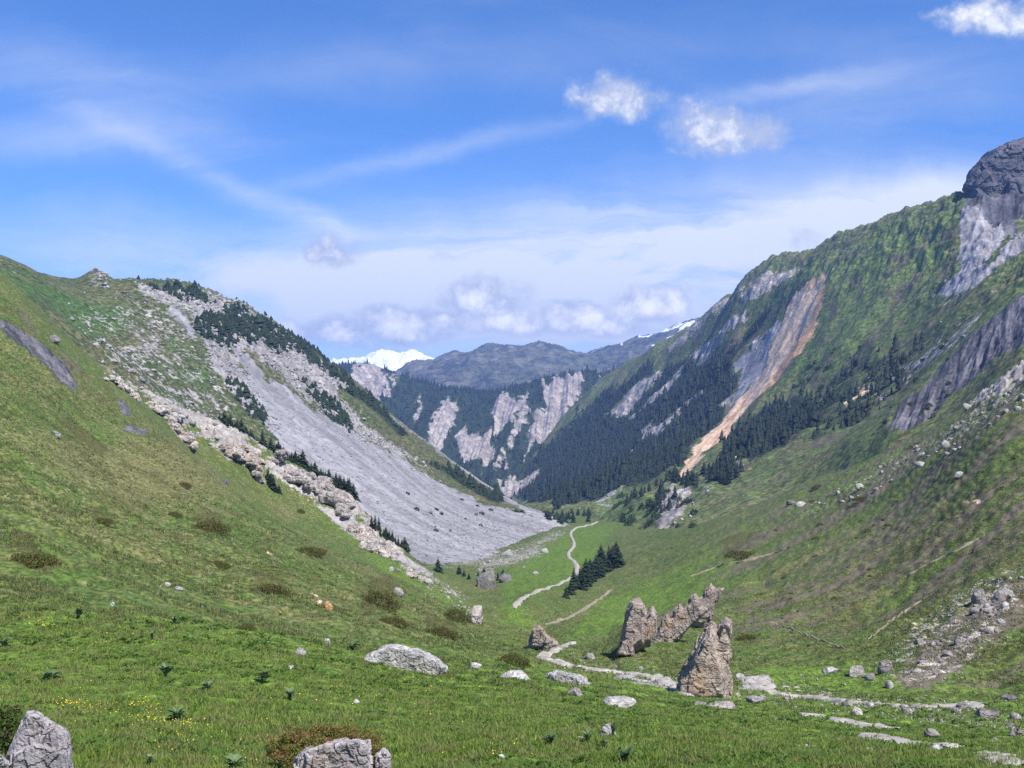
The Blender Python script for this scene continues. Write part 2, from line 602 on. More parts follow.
    cn2 = t.noise(p2, 22, 9, 0.58, 0.25)
    rel = t.m('MULTIPLY', t.m('SUBTRACT', cn, cn2), 3.6)
    lit = t.m('ADD', t.m('ADD', t.m('MULTIPLY', br, 0.95), t.m('MULTIPLY', rel, 0.6)), t.m('ADD', t.m('ADD', 0.08, t.m('MULTIPLY', t.ss(dens, 0.45, 1.3), 0.42)), t.m('MULTIPLY', t.m('SUBTRACT', bil, 0.22), 0.65)), clamp=True)
    cc = t.mix(lit, tuple(c * K for c in CLOUD_D), tuple(c * K for c in CLOUD_L))
    col = t.mix(t.m('MULTIPLY', al, 0.92), col, cc)
    t.l.new(col, bg.inputs[0])


def setup_haze():
    x0, x1, y0, y1, z0, z1 = -3600, 3600, -60, 7400, HAZE_BOTTOM, 560
    co = [(x, y, z) for z in (z0, z1) for y in (y0, y1) for x in (x0, x1)]
    fs = [(0, 2, 3, 1), (4, 5, 7, 6), (0, 1, 5, 4), (2, 6, 7, 3), (0, 4, 6, 2), (1, 3, 7, 5)]
    o = bpy.data.objects.new('haze', mesh_np('haze', co, fs))
    o['kind'] = 'stuff'
    COL.objects.link(o)
    m = bpy.data.materials.new('haze')
    m.use_nodes = True
    m.node_tree.nodes.clear()
    out = m.node_tree.nodes.new('ShaderNodeOutputMaterial')
    v = m.node_tree.nodes.new('ShaderNodeVolumePrincipled')
    v.inputs['Color'].default_value = HAZE_COL
    v.inputs['Density'].default_value = HAZE_D
    v.inputs['Anisotropy'].default_value = 0.0
    m.node_tree.links.new(v.outputs[0], out.inputs['Volume'])
    o.data.materials.append(m)


DENOISE = False
SUN_E, EXPO, SKY_K = 5.0, 0.50, 0.105
SKY_TINT = (0.54, 0.92, 1.42)
VEIL = (0.98, 1.03, 1.10)
CLOUD_D = (0.58, 0.65, 0.84)
CLOUD_L = (1.42, 1.40, 1.38)
HAZE_COL = (0.28, 0.47, 1.0, 1)
HAZE_D = 1.15e-4
HAZE_BOTTOM = -420
DU, PXV = 1.0, 1.1
# ================================================================== the land
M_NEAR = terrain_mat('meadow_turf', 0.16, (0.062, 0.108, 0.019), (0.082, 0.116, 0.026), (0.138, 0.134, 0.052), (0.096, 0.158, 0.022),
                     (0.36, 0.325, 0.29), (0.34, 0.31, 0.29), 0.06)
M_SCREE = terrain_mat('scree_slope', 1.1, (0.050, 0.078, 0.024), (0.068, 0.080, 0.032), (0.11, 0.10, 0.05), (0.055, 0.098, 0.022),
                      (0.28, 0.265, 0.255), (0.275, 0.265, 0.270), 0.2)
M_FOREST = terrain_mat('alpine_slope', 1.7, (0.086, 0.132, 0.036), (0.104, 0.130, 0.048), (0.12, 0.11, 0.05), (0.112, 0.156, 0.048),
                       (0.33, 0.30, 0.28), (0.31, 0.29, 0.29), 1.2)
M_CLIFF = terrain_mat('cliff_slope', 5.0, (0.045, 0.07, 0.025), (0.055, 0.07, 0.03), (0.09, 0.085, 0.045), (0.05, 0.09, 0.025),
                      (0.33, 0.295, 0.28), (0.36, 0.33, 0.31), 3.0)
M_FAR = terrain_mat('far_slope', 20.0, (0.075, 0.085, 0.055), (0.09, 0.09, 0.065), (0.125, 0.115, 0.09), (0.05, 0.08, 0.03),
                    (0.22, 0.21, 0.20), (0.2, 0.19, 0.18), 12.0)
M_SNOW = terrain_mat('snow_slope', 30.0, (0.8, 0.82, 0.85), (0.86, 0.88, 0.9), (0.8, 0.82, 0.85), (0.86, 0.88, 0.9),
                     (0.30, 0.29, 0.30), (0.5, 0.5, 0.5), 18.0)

# ------------------------------------------------------------------ near ground: meadow, left hillside, valley floor, right slope
ctrl = []
for d in (3, 6):
    for u in (-600, -100, 250, 512, 800, 1150, 1600):
        z = -1.7 - 0.22 * d
        ctrl.append((u, HV - z / d * FPX, d))
ctrl += [
    # meadow
    (-150, 770, 11), (0, 768, 11.2), (0, 740, 14), (0, 700, 22), (0, 650, 33), (0, 606, 44), (250, 768, 11.5), (512, 768, 12), (760, 768, 13), (1000, 768, 15), (1150, 768, 16),
    (250, 700, 24), (300, 655, 39), (150, 640, 36), (512, 720, 24), (512, 692, 38), (400, 660, 46), (420, 690, 36), (600, 694, 46), (700, 720, 34), (850, 745, 26), (1000, 745, 26), (1150, 745, 28),
    (800, 716, 45), (900, 726, 42), (1000, 716, 50), (1000, 703, 62), (1150, 712, 55), (900, 702, 64), (800, 697, 72), (700, 695, 72), (640, 684, 74), (760, 682, 84), (860, 683, 86), (950, 692, 76),
    # left hillside
    (-150, 560, 50), (-150, 470, 80), (-150, 370, 130), (-150, 270, 200), (-150, 200, 260), (-150, 240, 420),
    (0, 555, 56), (0, 500, 74), (0, 400, 115), (0, 340, 155), (0, 276, 215), (50, 322, 222), (100, 366, 238), (180, 414, 262), (220, 430, 270), (260, 451, 278), (300, 470, 281), (340, 493, 281), (380, 528, 275), (420, 566, 262), (260, 482, 255), (300, 508, 254), (340, 524, 252), (200, 452, 245), (480, 612, 215), (530, 643, 170),
    (100, 440, 140), (100, 520, 84), (100, 600, 48), (200, 600, 62), (200, 520, 112), (200, 465, 180), (300, 600, 78), (300, 540, 150), (400, 620, 88), (400, 586, 160), (480, 650, 76), (500, 642, 112), (450, 604, 190),
    (-20, 330, 330), (60, 375, 340), (110, 425, 340), (180, 480, 355), (260, 532, 375), (340, 560, 378), (400, 566, 385), (450, 600, 280), (500, 606, 260), (540, 630, 205), (520, 660, 85), (560, 672, 80), (600, 676, 84),
    # valley floor
    (600, 668, 92), (560, 655, 108), (575, 642, 130), (540, 640, 150), (520, 606, 225), (540, 596, 240), (560, 566, 380), (575, 543, 530), (530, 560, 430), (480, 570, 385), (440, 568, 395), (572, 528, 680), (595, 514, 840), (540, 540, 560), (545, 520, 800), (600, 500, 1050), (560, 503, 1050), (640, 500, 900),
    # right slope
    (1150, 690, 80), (1000, 690, 80), (880, 664, 98), (760, 660, 104), (680, 655, 112), (640, 645, 132), (1000, 640, 96), (1000, 580, 122), (1000, 500, 165), (1000, 430, 220), (1024, 372, 300), (1150, 300, 320), (1150, 400, 210), (1150, 560, 115), (1150, 640, 92),
    (900, 600, 142), (900, 550, 180), (900, 500, 245), (900, 446, 380), (800, 600, 172), (800, 550, 250), (800, 520, 320), (800, 488, 430), (700, 600, 225), (700, 560, 310), (720, 520, 440), (640, 610, 230), (640, 570, 330), (640, 545, 430), (600, 580, 320), (585, 570, 370), (620, 625, 185), (580, 622, 195), (590, 600, 260),
    (1150, 380, 460), (1024, 410, 440), (900, 470, 500), (800, 505, 560), (720, 530, 600), (650, 528, 640), (620, 530, 620), (600, 540, 520),
    (700, 545, 900), (800, 540, 900), (900, 540, 800), (1024, 540, 700), (450, 560, 700), (350, 580, 600), (250, 590, 500), (150, 560, 450),
]


def g_masks(U, V, X, D, Z):
    w = 5 * fbm(X / 9, D / 9, Z / 9, 3)
    u, v = U + w, V + 0.7 * w
    M = {}
    M['lush'] = np.maximum(mask(u, v, [[(-200, 600), (0, 604), (200, 622), (330, 645), (450, 662), (560, 672), (690, 695), (880, 700), (1200, 706), (1200, 800), (-200, 800)]], 26),
                           mask(u, v, [[(500, 575), (540, 548), (578, 524), (620, 520), (600, 560), (575, 590), (520, 600), (545, 640), (600, 600), (700, 560), (740, 530), (760, 540), (720, 600), (640, 640), (560, 640), (500, 625)],
                                       [(750, 662), (880, 668), (960, 690), (1020, 696), (900, 700), (760, 690)], [(780, 500), (900, 455), (900, 475), (800, 520), (700, 560), (690, 550)],
                                       [(300, 500), (420, 580), (480, 615), (520, 645), (440, 600), (380, 570)]], 10) * 0.8)
    M['dry'] = np.clip(0.30 + 0.35 * fbm(X / 16, D / 16, Z / 16, 3), 0, 1) * (V < 640)
    M['dry'] = np.maximum(M['dry'], 0.75 * mask(u, v, [[(720, 560), (860, 500), (1030, 470), (1030, 570), (900, 640), (760, 640)], [(0, 440), (180, 430), (260, 500), (120, 520)], [(20, 330), (110, 390), (140, 430), (40, 390)]], 26))
    M['scree'] = mask(u, v, [[(318, 508), (345, 514), (372, 536), (402, 556), (432, 574), (425, 580), (392, 558), (350, 536)], stroke([(590, 672), (640, 682), (690, 690)], [2, 5, 3]),
                             [(738, 676), (764, 674), (775, 690), (762, 694), (742, 690)]], 5)
    M['ochre'] = 0.8 * mask(u, v, [stroke([(962, 505), (975, 509), (988, 511)], [2, 3, 1]), stroke([(268, 553), (284, 566)], 1.6), stroke([(312, 594), (320, 606)], 2), stroke([(918, 640), (930, 644)], 2)], 4)
    M['slate'] = mask(u, v, [[(2, 328), (22, 338), (48, 356), (66, 368), (78, 391), (70, 393), (56, 380), (36, 362), (4, 340)], [(113, 399), (122, 404), (132, 417), (126, 419)], stroke([(120, 430), (148, 441)], 1.5), stroke([(207, 472), (228, 484)], 1.6)], 5)
    M['rock'] = mask(u, v, [stroke([(108, 374), (140, 390), (168, 410), (200, 428), (235, 446), (262, 464)], [3, 5, 8, 10, 14, 12]), [(148, 398), (170, 410), (196, 448), (186, 446), (160, 416)], [(966, 410), (978, 394), (1000, 380), (1030, 362), (1034, 380), (1004, 396), (984, 410)], stroke([(265, 466), (300, 486), (345, 506), (385, 545)], [8, 13, 11, 6]),
                            stroke([(400, 560), (440, 590), (456, 600)], [3, 3, 2])], 8)
    M['rock'] *= np.clip(0.72 + 0.75 * fbm(X / 5, D / 5, Z / 5, 3), 0, 1)
    M['blocky'] = np.maximum.reduce([
        0.44 * mask(u, v, [[(780, 520), (860, 470), (930, 430), (1030, 360), (1030, 410), (940, 460), (860, 500), (800, 530)]], 14),
        0.46 * mask(u, v, [[(880, 680), (900, 630), (960, 590), (1030, 555), (1030, 620), (960, 680), (900, 700)]], 14),
        0.38 * mask(u, v, [[(690, 690), (760, 672), (900, 700), (1030, 712), (1030, 735), (860, 716), (700, 700)], [(545, 650), (640, 662), (700, 680), (690, 694), (560, 670)]], 10),
        0.60 * mask(u, v, [[(480, 560), (550, 540), (540, 560), (470, 580)], [(420, 562), (470, 556), (520, 546), (556, 528), (575, 524), (562, 540), (520, 558), (470, 570), (425, 570)]], 8),
        0.46 * mask(u, v, [stroke([(110, 372), (200, 420), (280, 475), (400, 560), (470, 605)], [8, 18, 12, 10, 12])], 12)])
    M['earth'] = np.maximum(0.85 * mask(u, v, [[(890, 680), (930, 640), (980, 600), (1030, 575), (1030, 630), (980, 650), (940, 690), (905, 694)], [(960, 690), (1000, 672), (1030, 652), (1030, 662), (990, 690)],
                                       [(15, 304), (30, 312), (42, 345), (34, 345)], [(62, 350), (82, 362), (86, 374), (66, 368)], [(270, 552), (285, 566), (278, 568)], stroke([(312, 595), (320, 606)], 2),
                                       stroke([(632, 652), (668, 630), (700, 612)], [6, 10, 5]), [(958, 506), (985, 508), (988, 514), (966, 516)]], 9),
                            0.40 * mask(u, v, [[(800, 540), (900, 490), (960, 500), (1030, 480), (1030, 560), (900, 590), (860, 640), (770, 640)], [(700, 570), (730, 540), (800, 500), (830, 505), (760, 560), (710, 600)]], 30))
    hp = fbm(X / 3.4, D / 4.5, None, 2)
    M['heath'] = np.maximum(0.52 * smooth(0.12, 0.42, hp) * (V < 640) * smooth(60, 90, D), 0)
    M['heath'] = np.maximum(M['heath'], mask(u, v, [[(10, 535), (32, 545), (58, 572), (46, 575), (20, 552)], [(48, 410), (62, 415), (112, 450), (100, 455)], [(300, 545), (330, 556), (320, 562)], [(356, 585), (395, 575), (398, 605), (366, 622)],
                             [(192, 510), (222, 516), (224, 532), (200, 530)], [(252, 576), (285, 582), (284, 594), (256, 592)], [(425, 620), (455, 622), (452, 638), (428, 636)], [(90, 510), (112, 512), (110, 524), (92, 522)], [(720, 545), (760, 530), (770, 540), (730, 560)],
                             [(800, 500), (860, 492), (850, 505)], [(930, 465), (955, 460), (950, 475)]], 5))
    ac, al = -0.53 * X + 0.85 * D, 0.85 * X + 0.53 * D
    rt = smooth(600, 760, U) * smooth(90, 150, D)
    bands = fbm(ac / 7, al / 75, None, 4, 2.1, 0.6)
    M['dry'] = np.clip(M['dry'] * (1 - 0.6 * rt) + rt * 0.45 * bands, 0, 1)
    M['earth'] = np.maximum(M['earth'], rt * np.clip(0.41 + 0.5 * fbm(ac / 4 + 9, al / 45, None, 4, 2.1, 0.6), 0, 0.75))
    M['lush'] = np.clip(M['lush'] + rt * 0.5 * fbm(ac / 9 - 5, al / 60, None, 3), 0, 1)
    M['streak'] = np.clip(0.5 + 0.9 * fbm((0.8 * X + 0.6 * Z) / 5, (D) / 1.3, None, 3), 0, 1)
    M['forest'] = 0 * U
    return M


def g_disp(U, V, X, D, Z, M):
    far = smooth(40, 140, D)
    n = 1.1 * far * fbm(X / 26, D / 26, None, 3) + 0.34 * smooth(25, 70, D) * fbm(X / 7, D / 7, None, 3)
    n += 0.11 * fbm(X / 1.7, D / 1.7, None, 2) + 0.035 * fbm(X / 0.45, D / 0.45, None, 3)
    n += 0.14 * smooth(35, 60, D) * fbm(X / 1.1, D / 1.1, None, 2) + 0.40 * smooth(30, 70, D) * fbm(X / 2.6, D / 2.6, None, 3)
    # ribs and little gullies running down the slopes on the right
    rt = smooth(620, 760, U) * smooth(100, 160, D)
    ac, al = -0.53 * X + 0.85 * D, 0.85 * X + 0.53 * D
    n += rt * 2.2 * (ridged(ac / 30, al / 160, None, 3) - 0.8) * 0.6 + rt * 0.30 * ridged(ac / 5, al / 45, None, 3)
    # cattle terracettes on the steep turf
    steep = smooth(45, 90, D) * (1 - M['lush'])
    n += 0.09 * rt * np.sin((Z + 1.6 * fbm(X / 12, D / 12, None, 3)) * 4.6)
    n += 0.05 * steep * np.sin((Z + 2.2 * fbm(X / 9, D / 9, None, 3)) * 3.2)
    n += 3.2 * mask(U, V, [stroke([(628, 646), (662, 634), (702, 616), (745, 596)], [3, 7, 7, 3])], 20)
    n += smooth(60, 200, D) * np.clip(M['rock'] - 0.25, 0, 1) * (2.4 * ridged(X / 9, D / 9, Z / 9, 4) + 0.4)
    n += np.clip(M['blocky'], 0, 1) * 0.9 * np.clip(ridged(X / 2.2, D / 2.2, Z / 2.2, 2) - 0.2, 0, 1) * smooth(50, 140, D)
    n += np.clip(M['slate'], 0, 1) * 1.1 * ridged(X / 3, D / 6, Z / 2, 3)
    n += 0.25 * np.clip(M['heath'], 0, 1)
    return n * np.clip(D / 12, 0.15, 1)


terrain('ground', ctrl, 0.62, -170, 1190, DU, 2.6, 1100, PXV, g_disp, g_masks, M_NEAR, 0.014, wide=620)

# ------------------------------------------------------------------ left: the mountain with the great scree
ctrl = [
    (-200, 225, 560), (-80, 240, 560), (0, 258, 570), (40, 268, 610), (60, 275, 640), (80, 277, 680), (98, 274, 700), (120, 279, 715), (140, 280, 725), (165, 278, 735), (190, 281, 745), (215, 290, 765), (240, 301, 790), (265, 314, 815), (290, 329, 835), (315, 347, 850), (340, 367, 860),
    (370, 392, 862), (400, 421, 858), (430, 445, 850), (460, 468, 838), (490, 488, 820), (520, 505, 800), (545, 517, 780), (575, 530, 740),
    (420, 566, 415), (500, 558, 500), (540, 545, 600), (470, 566, 420), (350, 545, 420), (340, 500, 500), (340, 440, 610), (260, 445, 520), (260, 380, 640), (200, 400, 530), (200, 335, 640), (150, 345, 570), (150, 400, 460), (100, 330, 560), (50, 300, 520), (20, 290, 450), (-80, 290, 440), (-200, 290, 440), (100, 400, 430), (60, 360, 420), (180, 460, 430), (260, 510, 430),
    (430, 500, 640), (400, 470, 680), (380, 435, 740), (310, 370, 760), (480, 538, 560), (500, 520, 680), (440, 478, 760),
    (590, 560, 620), (620, 580, 640), (600, 570, 760),
    (-200, 260, 800), (0, 300, 850), (100, 330, 950), (200, 360, 1050), (300, 400, 1150), (400, 470, 1150), (480, 525, 1100), (540, 545, 1000), (600, 570, 950)]


def l_masks(U, V, X, D, Z):
    w = 3.0 * fbm(X / 30, D / 30, Z / 30, 3)
    u, v = U + w, V + 0.8 * w
    M = {}
    M['scree'] = np.maximum(mask(u, v, [[(240, 366), (262, 372), (285, 380), (312, 402), (340, 420), (372, 440), (400, 456), (430, 478), (500, 508), (575, 522), (560, 535), (505, 560), (430, 560), (340, 540), (300, 470), (276, 430)], stroke([(170, 300), (186, 316), (194, 330)], [2, 4, 3]), stroke([(232, 338), (250, 362), (272, 396)], [3, 6, 8]),
                                        stroke([(287, 330), (330, 366), (372, 402), (420, 440), (470, 474), (555, 522)], [1, 2, 2.5, 3, 4, 6])], 7), 0)
    grass = mask(u, v, [[(338, 386), (362, 397), (420, 441), (470, 478), (500, 500), (486, 502), (440, 474), (400, 446), (366, 420)]], 5)
    M['lush'] = np.maximum(grass * 0.3, mask(u, v, [[(-50, 262), (60, 284), (130, 300), (90, 340), (50, 300)], [(100, 300), (130, 306), (120, 325), (95, 325)], [(180, 360), (205, 362), (212, 370), (190, 374)], [(165, 330), (180, 320), (175, 350)]], 14))
    M['scree'] = M['scree'] * (1 - grass)
    M['rock'] = np.maximum(0.66 * mask(u, v, [[(195, 325), (225, 330), (270, 395), (290, 440), (268, 425), (235, 392), (210, 365)], [(180, 300), (245, 305), (290, 332), (340, 370), (366, 396), (420, 446), (440, 478), (400, 460), (340, 424), (300, 392), (250, 352), (200, 330)]], 8) * (1 - grass), mask(u, v, [[(130, 279), (200, 281), (245, 300), (290, 330), (280, 340), (240, 325), (200, 312), (160, 300), (136, 290)],
                            [(200, 330), (230, 350), (262, 380), (250, 395), (226, 372), (206, 350)], stroke([(165, 303), (185, 318), (192, 326)], [4, 5, 2]), [(130, 335), (166, 330), (160, 342), (135, 344)],
                            [(90, 272), (105, 273), (108, 280), (88, 280)]], 10) * 0.75)
    M['blocky'] = np.maximum.reduce([0.42 * mask(u, v, [[(40, 290), (130, 280), (230, 300), (260, 390), (240, 420), (160, 430), (100, 380), (60, 310)]], 22),
                                     0.60 * mask(u, v, [[(100, 340), (160, 332), (170, 352), (120, 372), (95, 352)], [(150, 375), (210, 378), (222, 402), (160, 404)], [(110, 350), (150, 400), (200, 420), (130, 405)]], 18),
                                     0.55 * mask(u, v, [[(460, 545), (520, 540), (560, 520), (560, 535), (500, 562)]], 10)])
    M['forest'] = mask(u, v, [[(186, 318), (212, 308), (236, 300), (262, 316), (292, 340), (280, 348), (262, 340), (240, 336), (226, 344), (205, 330)], [(140, 282), (200, 284), (215, 300), (180, 296)],
                              stroke([(262, 318), (300, 342), (340, 378), (372, 404), (405, 436)], [3, 5, 6, 4, 2]), stroke([(226, 372), (245, 392), (266, 414)], [3, 6, 4]), stroke([(300, 372), (330, 402), (352, 428)], [4, 7, 3]),
                              stroke([(430, 462), (470, 486), (500, 500)], [1, 4, 3]), [(545, 512), (575, 514), (590, 520), (560, 524)]], 7)
    M['dry'] = np.clip(0.35 + 0.4 * fbm(X / 40, D / 40, Z / 40, 3), 0, 1)
    M['earth'] = 0.6 * mask(u, v, [[(290, 355), (320, 368), (345, 392), (330, 388)], [(246, 345), (262, 350), (270, 372), (250, 360)]], 8)
    # stones sorted in bands down the fall line
    al, ac = 0.75 * X - 0.66 * D, 0.66 * X + 0.75 * D
    M['streak'] = np.clip(0.55 + 0.75 * fbm(ac / 14, al / 170, None, 4, 2.2, 0.6) + 0.3 * fbm(X / 60, D / 60, None, 2), 0, 1)
    return M


def l_disp(U, V, X, D, Z, M):
    rk = np.clip(np.maximum(M['rock'], M['blocky']) - 0.15, 0, 1) * (1 - M['scree'] * 0.85)
    crest = smooth(100, 150, U) * (1 - smooth(330, 430, U))
    n = 4.5 * fbm(X / 60, D / 60, None, 3) * (1 - 0.75 * M['scree'])
    n += rk * (6.5 * ridged(X / 22, D / 22, Z / 22, 5, 0.6) - 8.0)
    al, ac = 0.75 * X - 0.66 * D, 0.66 * X + 0.75 * D
    n += 0.8 * M['scree'] * fbm(ac / 26, al / 300, None, 3) + 0.35 * fbm(X / 4, D / 4, Z / 4, 3)
    n += 2.4 * crest * smooth(600, 720, D) * (np.clip(ridged(X / 10, D / 14, None, 3), -0.3, 2) - 1.0) - 4.0 * (1 - smooth(300, 420, U)) * smooth(480, 560, D)
    e = (U - 98) / 16
    n += 5.0 * np.exp(-e * e) * smooth(640, 690, D) + 3.0 * np.exp(-((U - 128) / 10) ** 2) * smooth(640, 700, D)
    return n


terrain('scree_mountain', ctrl, 1.7, -210, 640, DU, 400, 1200, PXV, l_disp, l_masks, M_SCREE, 0.01)

# ------------------------------------------------------------------ right: the long wooded mountain with the landslide
ctrl = [
    (1200, 175, 800), (1100, 192, 830), (1024, 214, 860), (1000, 214, 885), (978, 212, 910), (960, 209, 940), (930, 214, 1000), (905, 222, 1050), (880, 231, 1100), (850, 244, 1180), (830, 247, 1230), (815, 248, 1270), (800, 260, 1320), (785, 264, 1370), (765, 266, 1430), (750, 275, 1490), (735, 290, 1560), (715, 306, 1680), (695, 322, 1800), (670, 341, 2000), (645, 362, 2200), (620, 384, 2350), (590, 405, 2400),
    (540, 505, 1000), (600, 498, 940), (520, 520, 1100), (600, 480, 1130), (680, 475, 780), (650, 500, 720), (700, 460, 850), (680, 510, 590), (640, 525, 640), (720, 500, 590), (700, 535, 500), (620, 510, 800),
    (800, 400, 900), (780, 450, 680), (760, 480, 600), (850, 440, 540), (900, 400, 620), (850, 340, 900), (900, 300, 900), (950, 330, 650), (960, 270, 780), (1000, 260, 700), (1024, 290, 560), (1024, 350, 430), (960, 400, 470), (890, 435, 480), (820, 480, 520), (1100, 290, 480), (1200, 270, 440), (1100, 380, 380), (1200, 400, 340), (1024, 240, 740), (990, 230, 800),
    (700, 400, 1320), (650, 420, 1550), (600, 440, 1700), (560, 465, 1650), (530, 490, 1500), (640, 460, 1250), (750, 350, 1280), (740, 400, 1120), (700, 360, 1600), (820, 300, 1100), (790, 330, 1150),
    (800, 560, 460), (900, 500, 400), (1024, 440, 380), (720, 570, 440), (600, 560, 560), (500, 540, 1300), (480, 520, 1600),
    (1200, 250, 1200), (1024, 260, 1250), (900, 290, 1500), (800, 330, 1750), (700, 380, 2300), (620, 430, 2700), (560, 470, 2500)]


def r_masks(U, V, X, D, Z):
    w = 2.5 * fbm(X / 45, D / 45, Z / 45, 3)
    al, ac = 0.5 * X + 0.86 * D, 0.86 * X - 0.5 * D
    w2 = 9 * smooth(500, 900, D) * fbm(ac / 24, al / 260, None, 4, 2.2, 0.6)
    u, v = U + w - 0.75 * w2, V + 0.8 * w + 0.8 * w2
    M = {}
    slide = mask(U + w - 0.2 * w2, V + 0.8 * w + 0.2 * w2, [[(796, 286), (812, 276), (828, 272), (824, 300), (812, 338), (795, 362), (775, 384), (752, 408), (730, 434), (700, 460), (676, 478), (690, 458), (712, 436), (732, 408), (748, 384), (760, 368), (772, 342), (784, 308)]], 5)
    grey = mask(u, v, [[(790, 300), (800, 290), (796, 320), (782, 348), (762, 368), (742, 396), (726, 414), (738, 386), (740, 366), (734, 372), (736, 360), (756, 340), (772, 318)],
                       ], 5)
    grey = grey * (1 - slide)
    M['ochre'] = slide
    M['scree'] = np.maximum(grey * 0.95, mask(u, v, [[(962, 210), (972, 208), (1000, 222), (992, 240), (980, 262), (990, 262), (1012, 226), (1030, 214), (1030, 244), (1000, 258), (985, 270), (972, 282), (950, 283), (924, 291), (945, 278), (958, 264), (962, 240)],
                                         stroke([(592, 510), (612, 498), (622, 490)], [0.6, 1.2, .5]), stroke([(585, 508), (602, 502)], [0.6, .6]), stroke([(592, 512), (612, 507), (640, 496)], [0.5, 0.9, 0.5])], 4))
    M['rock'] = np.maximum.reduce([
        mask(U + w, V + w, [[(736, 290), (750, 275), (768, 265), (800, 262), (790, 275), (765, 288), (742, 300)], stroke([(730, 298), (706, 318), (690, 334), (668, 352)], [4, 5, 5, 3]), stroke([(700, 332), (670, 346)], [2, 2])], 7) * 0.8,
        mask(u, v, [stroke([(660, 372), (636, 396), (610, 418)], [3, 7, 4]), stroke([(680, 376), (652, 400), (634, 414)], [3, 5, 2]), stroke([(680, 408), (655, 428), (640, 436)], [2, 4, 2]), stroke([(712, 346), (690, 366), (672, 378)], [2, 3, 2]), stroke([(744, 312), (722, 330), (706, 350)], [3, 4, 2]), stroke([(750, 344), (768, 322)], [4, 3]), stroke([(700, 392), (684, 404)], [2, 1.5]),
                    stroke([(642, 404), (628, 418)], [1, 2]), stroke([(566, 462), (560, 470)], [1, 2]), stroke([(635, 446), (622, 460)], [1, 1]), stroke([(735, 392), (722, 406)], [1.5, 3]), stroke([(712, 405), (706, 412)], [1, 1.5]), [(500, 485), (520, 476), (545, 470), (530, 490), (510, 500)]], 4) * 0.9,
        mask(u, v, [[(652, 524), (658, 500), (672, 488), (690, 484), (694, 500), (684, 516), (664, 528)], [(728, 456), (740, 458), (745, 462), (732, 466)], [(700, 484), (720, 480), (716, 488), (702, 490)]], 6) * 0.72,
        mask(u, v, [stroke([(838, 412), (856, 396), (872, 386)], [2, 3, 2])], 4) * 0.6, 0.5 * mask(u, v, [stroke([(955, 335), (925, 355), (890, 378), (850, 388)], [3, 4, 4, 3]), stroke([(962, 310), (930, 318), (905, 335)], [2, 2, 2])], 6)])
    M['ochre'] = np.maximum(M['ochre'], 0.9 * mask(u, v, [stroke([(845, 408), (858, 396), (872, 386)], [2, 4, 3]), stroke([(736, 458), (726, 462)], [2, 1])], 4))
    M['slate'] = mask(u, v, [[(962, 206), (975, 198), (1030, 194), (1030, 214), (1014, 220), (1001, 234), (988, 224), (976, 212)], [(1060, 260), (1060, 320), (1024, 345), (1000, 358), (965, 390), (930, 415), (905, 430), (888, 430), (900, 412), (930, 385), (955, 352), (990, 322), (1024, 288)]], 7)
    M['blocky'] = np.maximum.reduce([0.20 + 0 * U, 0.50 * mask(u, v, [[(840, 390), (900, 350), (985, 300), (990, 330), (940, 370), (880, 405)], [(940, 260), (1000, 260), (960, 300), (930, 300)]], 14)]) * (1 - 0.3 * (V > 470))
    M['lush'] = np.maximum(0.9 * mask(u, v, [[(590, 512), (640, 490), (680, 474), (700, 470), (690, 485), (640, 520), (600, 540)], [(790, 270), (860, 240), (950, 215), (940, 270), (900, 300), (860, 350), (815, 370), (800, 350), (828, 290)]], 20), 0.55 * mask(u, v, [[(740, 340), (772, 290), (780, 300), (750, 350)], [(640, 420), (660, 430), (640, 440)]], 8))
    M['forest'] = mask(u, v, [[(730, 345), (738, 352), (735, 366), (738, 372), (730, 400), (712, 432), (690, 458), (675, 470), (640, 486), (600, 498), (560, 507), (520, 505), (495, 490), (540, 455), (580, 412), (600, 395), (640, 372), (664, 372), (690, 358), (712, 352)], stroke([(772, 302), (752, 322), (736, 344)], [2, 5, 4]),
                              stroke([(795, 352), (760, 376), (745, 405)], [2, 5, 2]), [(702, 480), (728, 448), (755, 420), (785, 402), (810, 400), (812, 425), (780, 446), (745, 462), (715, 482)], [(690, 478), (702, 482), (690, 500), (668, 488)]], 8) * (1 - slide) * (1 - grey) * np.clip(1.15 - 1.6 * M['rock'], 0, 1)
    M['forest'] = np.maximum(M['forest'], 0.50 * mask(u, v, [[(800, 400), (850, 340), (930, 330), (960, 350), (880, 430), (800, 470)], [(620, 520), (660, 485), (700, 500), (660, 540)]], 20))
    M['dry'] = np.clip(0.22 + 0.4 * fbm(X / 70, D / 70, Z / 70, 3), 0, 1)
    M['earth'] = np.clip(0.22 + 0.55 * fbm(X / 32 + 7, D / 32, Z / 32, 4), 0, 0.52) * (D > 600)
    M['earth'] = np.maximum(M['earth'], 0.7 * mask(u, v, [[(820, 300), (835, 300), (840, 330), (828, 330)], [(915, 222), (930, 226), (926, 240), (916, 236)], [(850, 270), (870, 280), (850, 290)]], 10))
    al, ac = 0.5 * X + 0.86 * D, 0.86 * X - 0.5 * D
    M['streak'] = np.clip(0.55 + 0.8 * fbm(ac / 12, al / 90, None, 4, 2.2, 0.6), 0, 1)
    near = smooth(620, 480, D)
    rim = mask(U + w, V + 0.8 * w, [stroke([(806, 280), (828, 274), (822, 305), (811, 338), (795, 362), (776, 384), (748, 412)], [4, 6, 5, 5, 5, 4, 2])], 6)
    sl_ = slide > 0.2
    M['streak'] = np.where(sl_, np.clip(0.25 + 0.8 * M['streak'], 0, 1) * (1 - 0.95 * rim), M['streak'])
    M['streak'] = M['streak'] * (1 - near) + near * np.clip(0.5 + 0.9 * fbm(ac / 3.5, al / 40, None, 4, 2.2, 0.65), 0, 1)
    return M


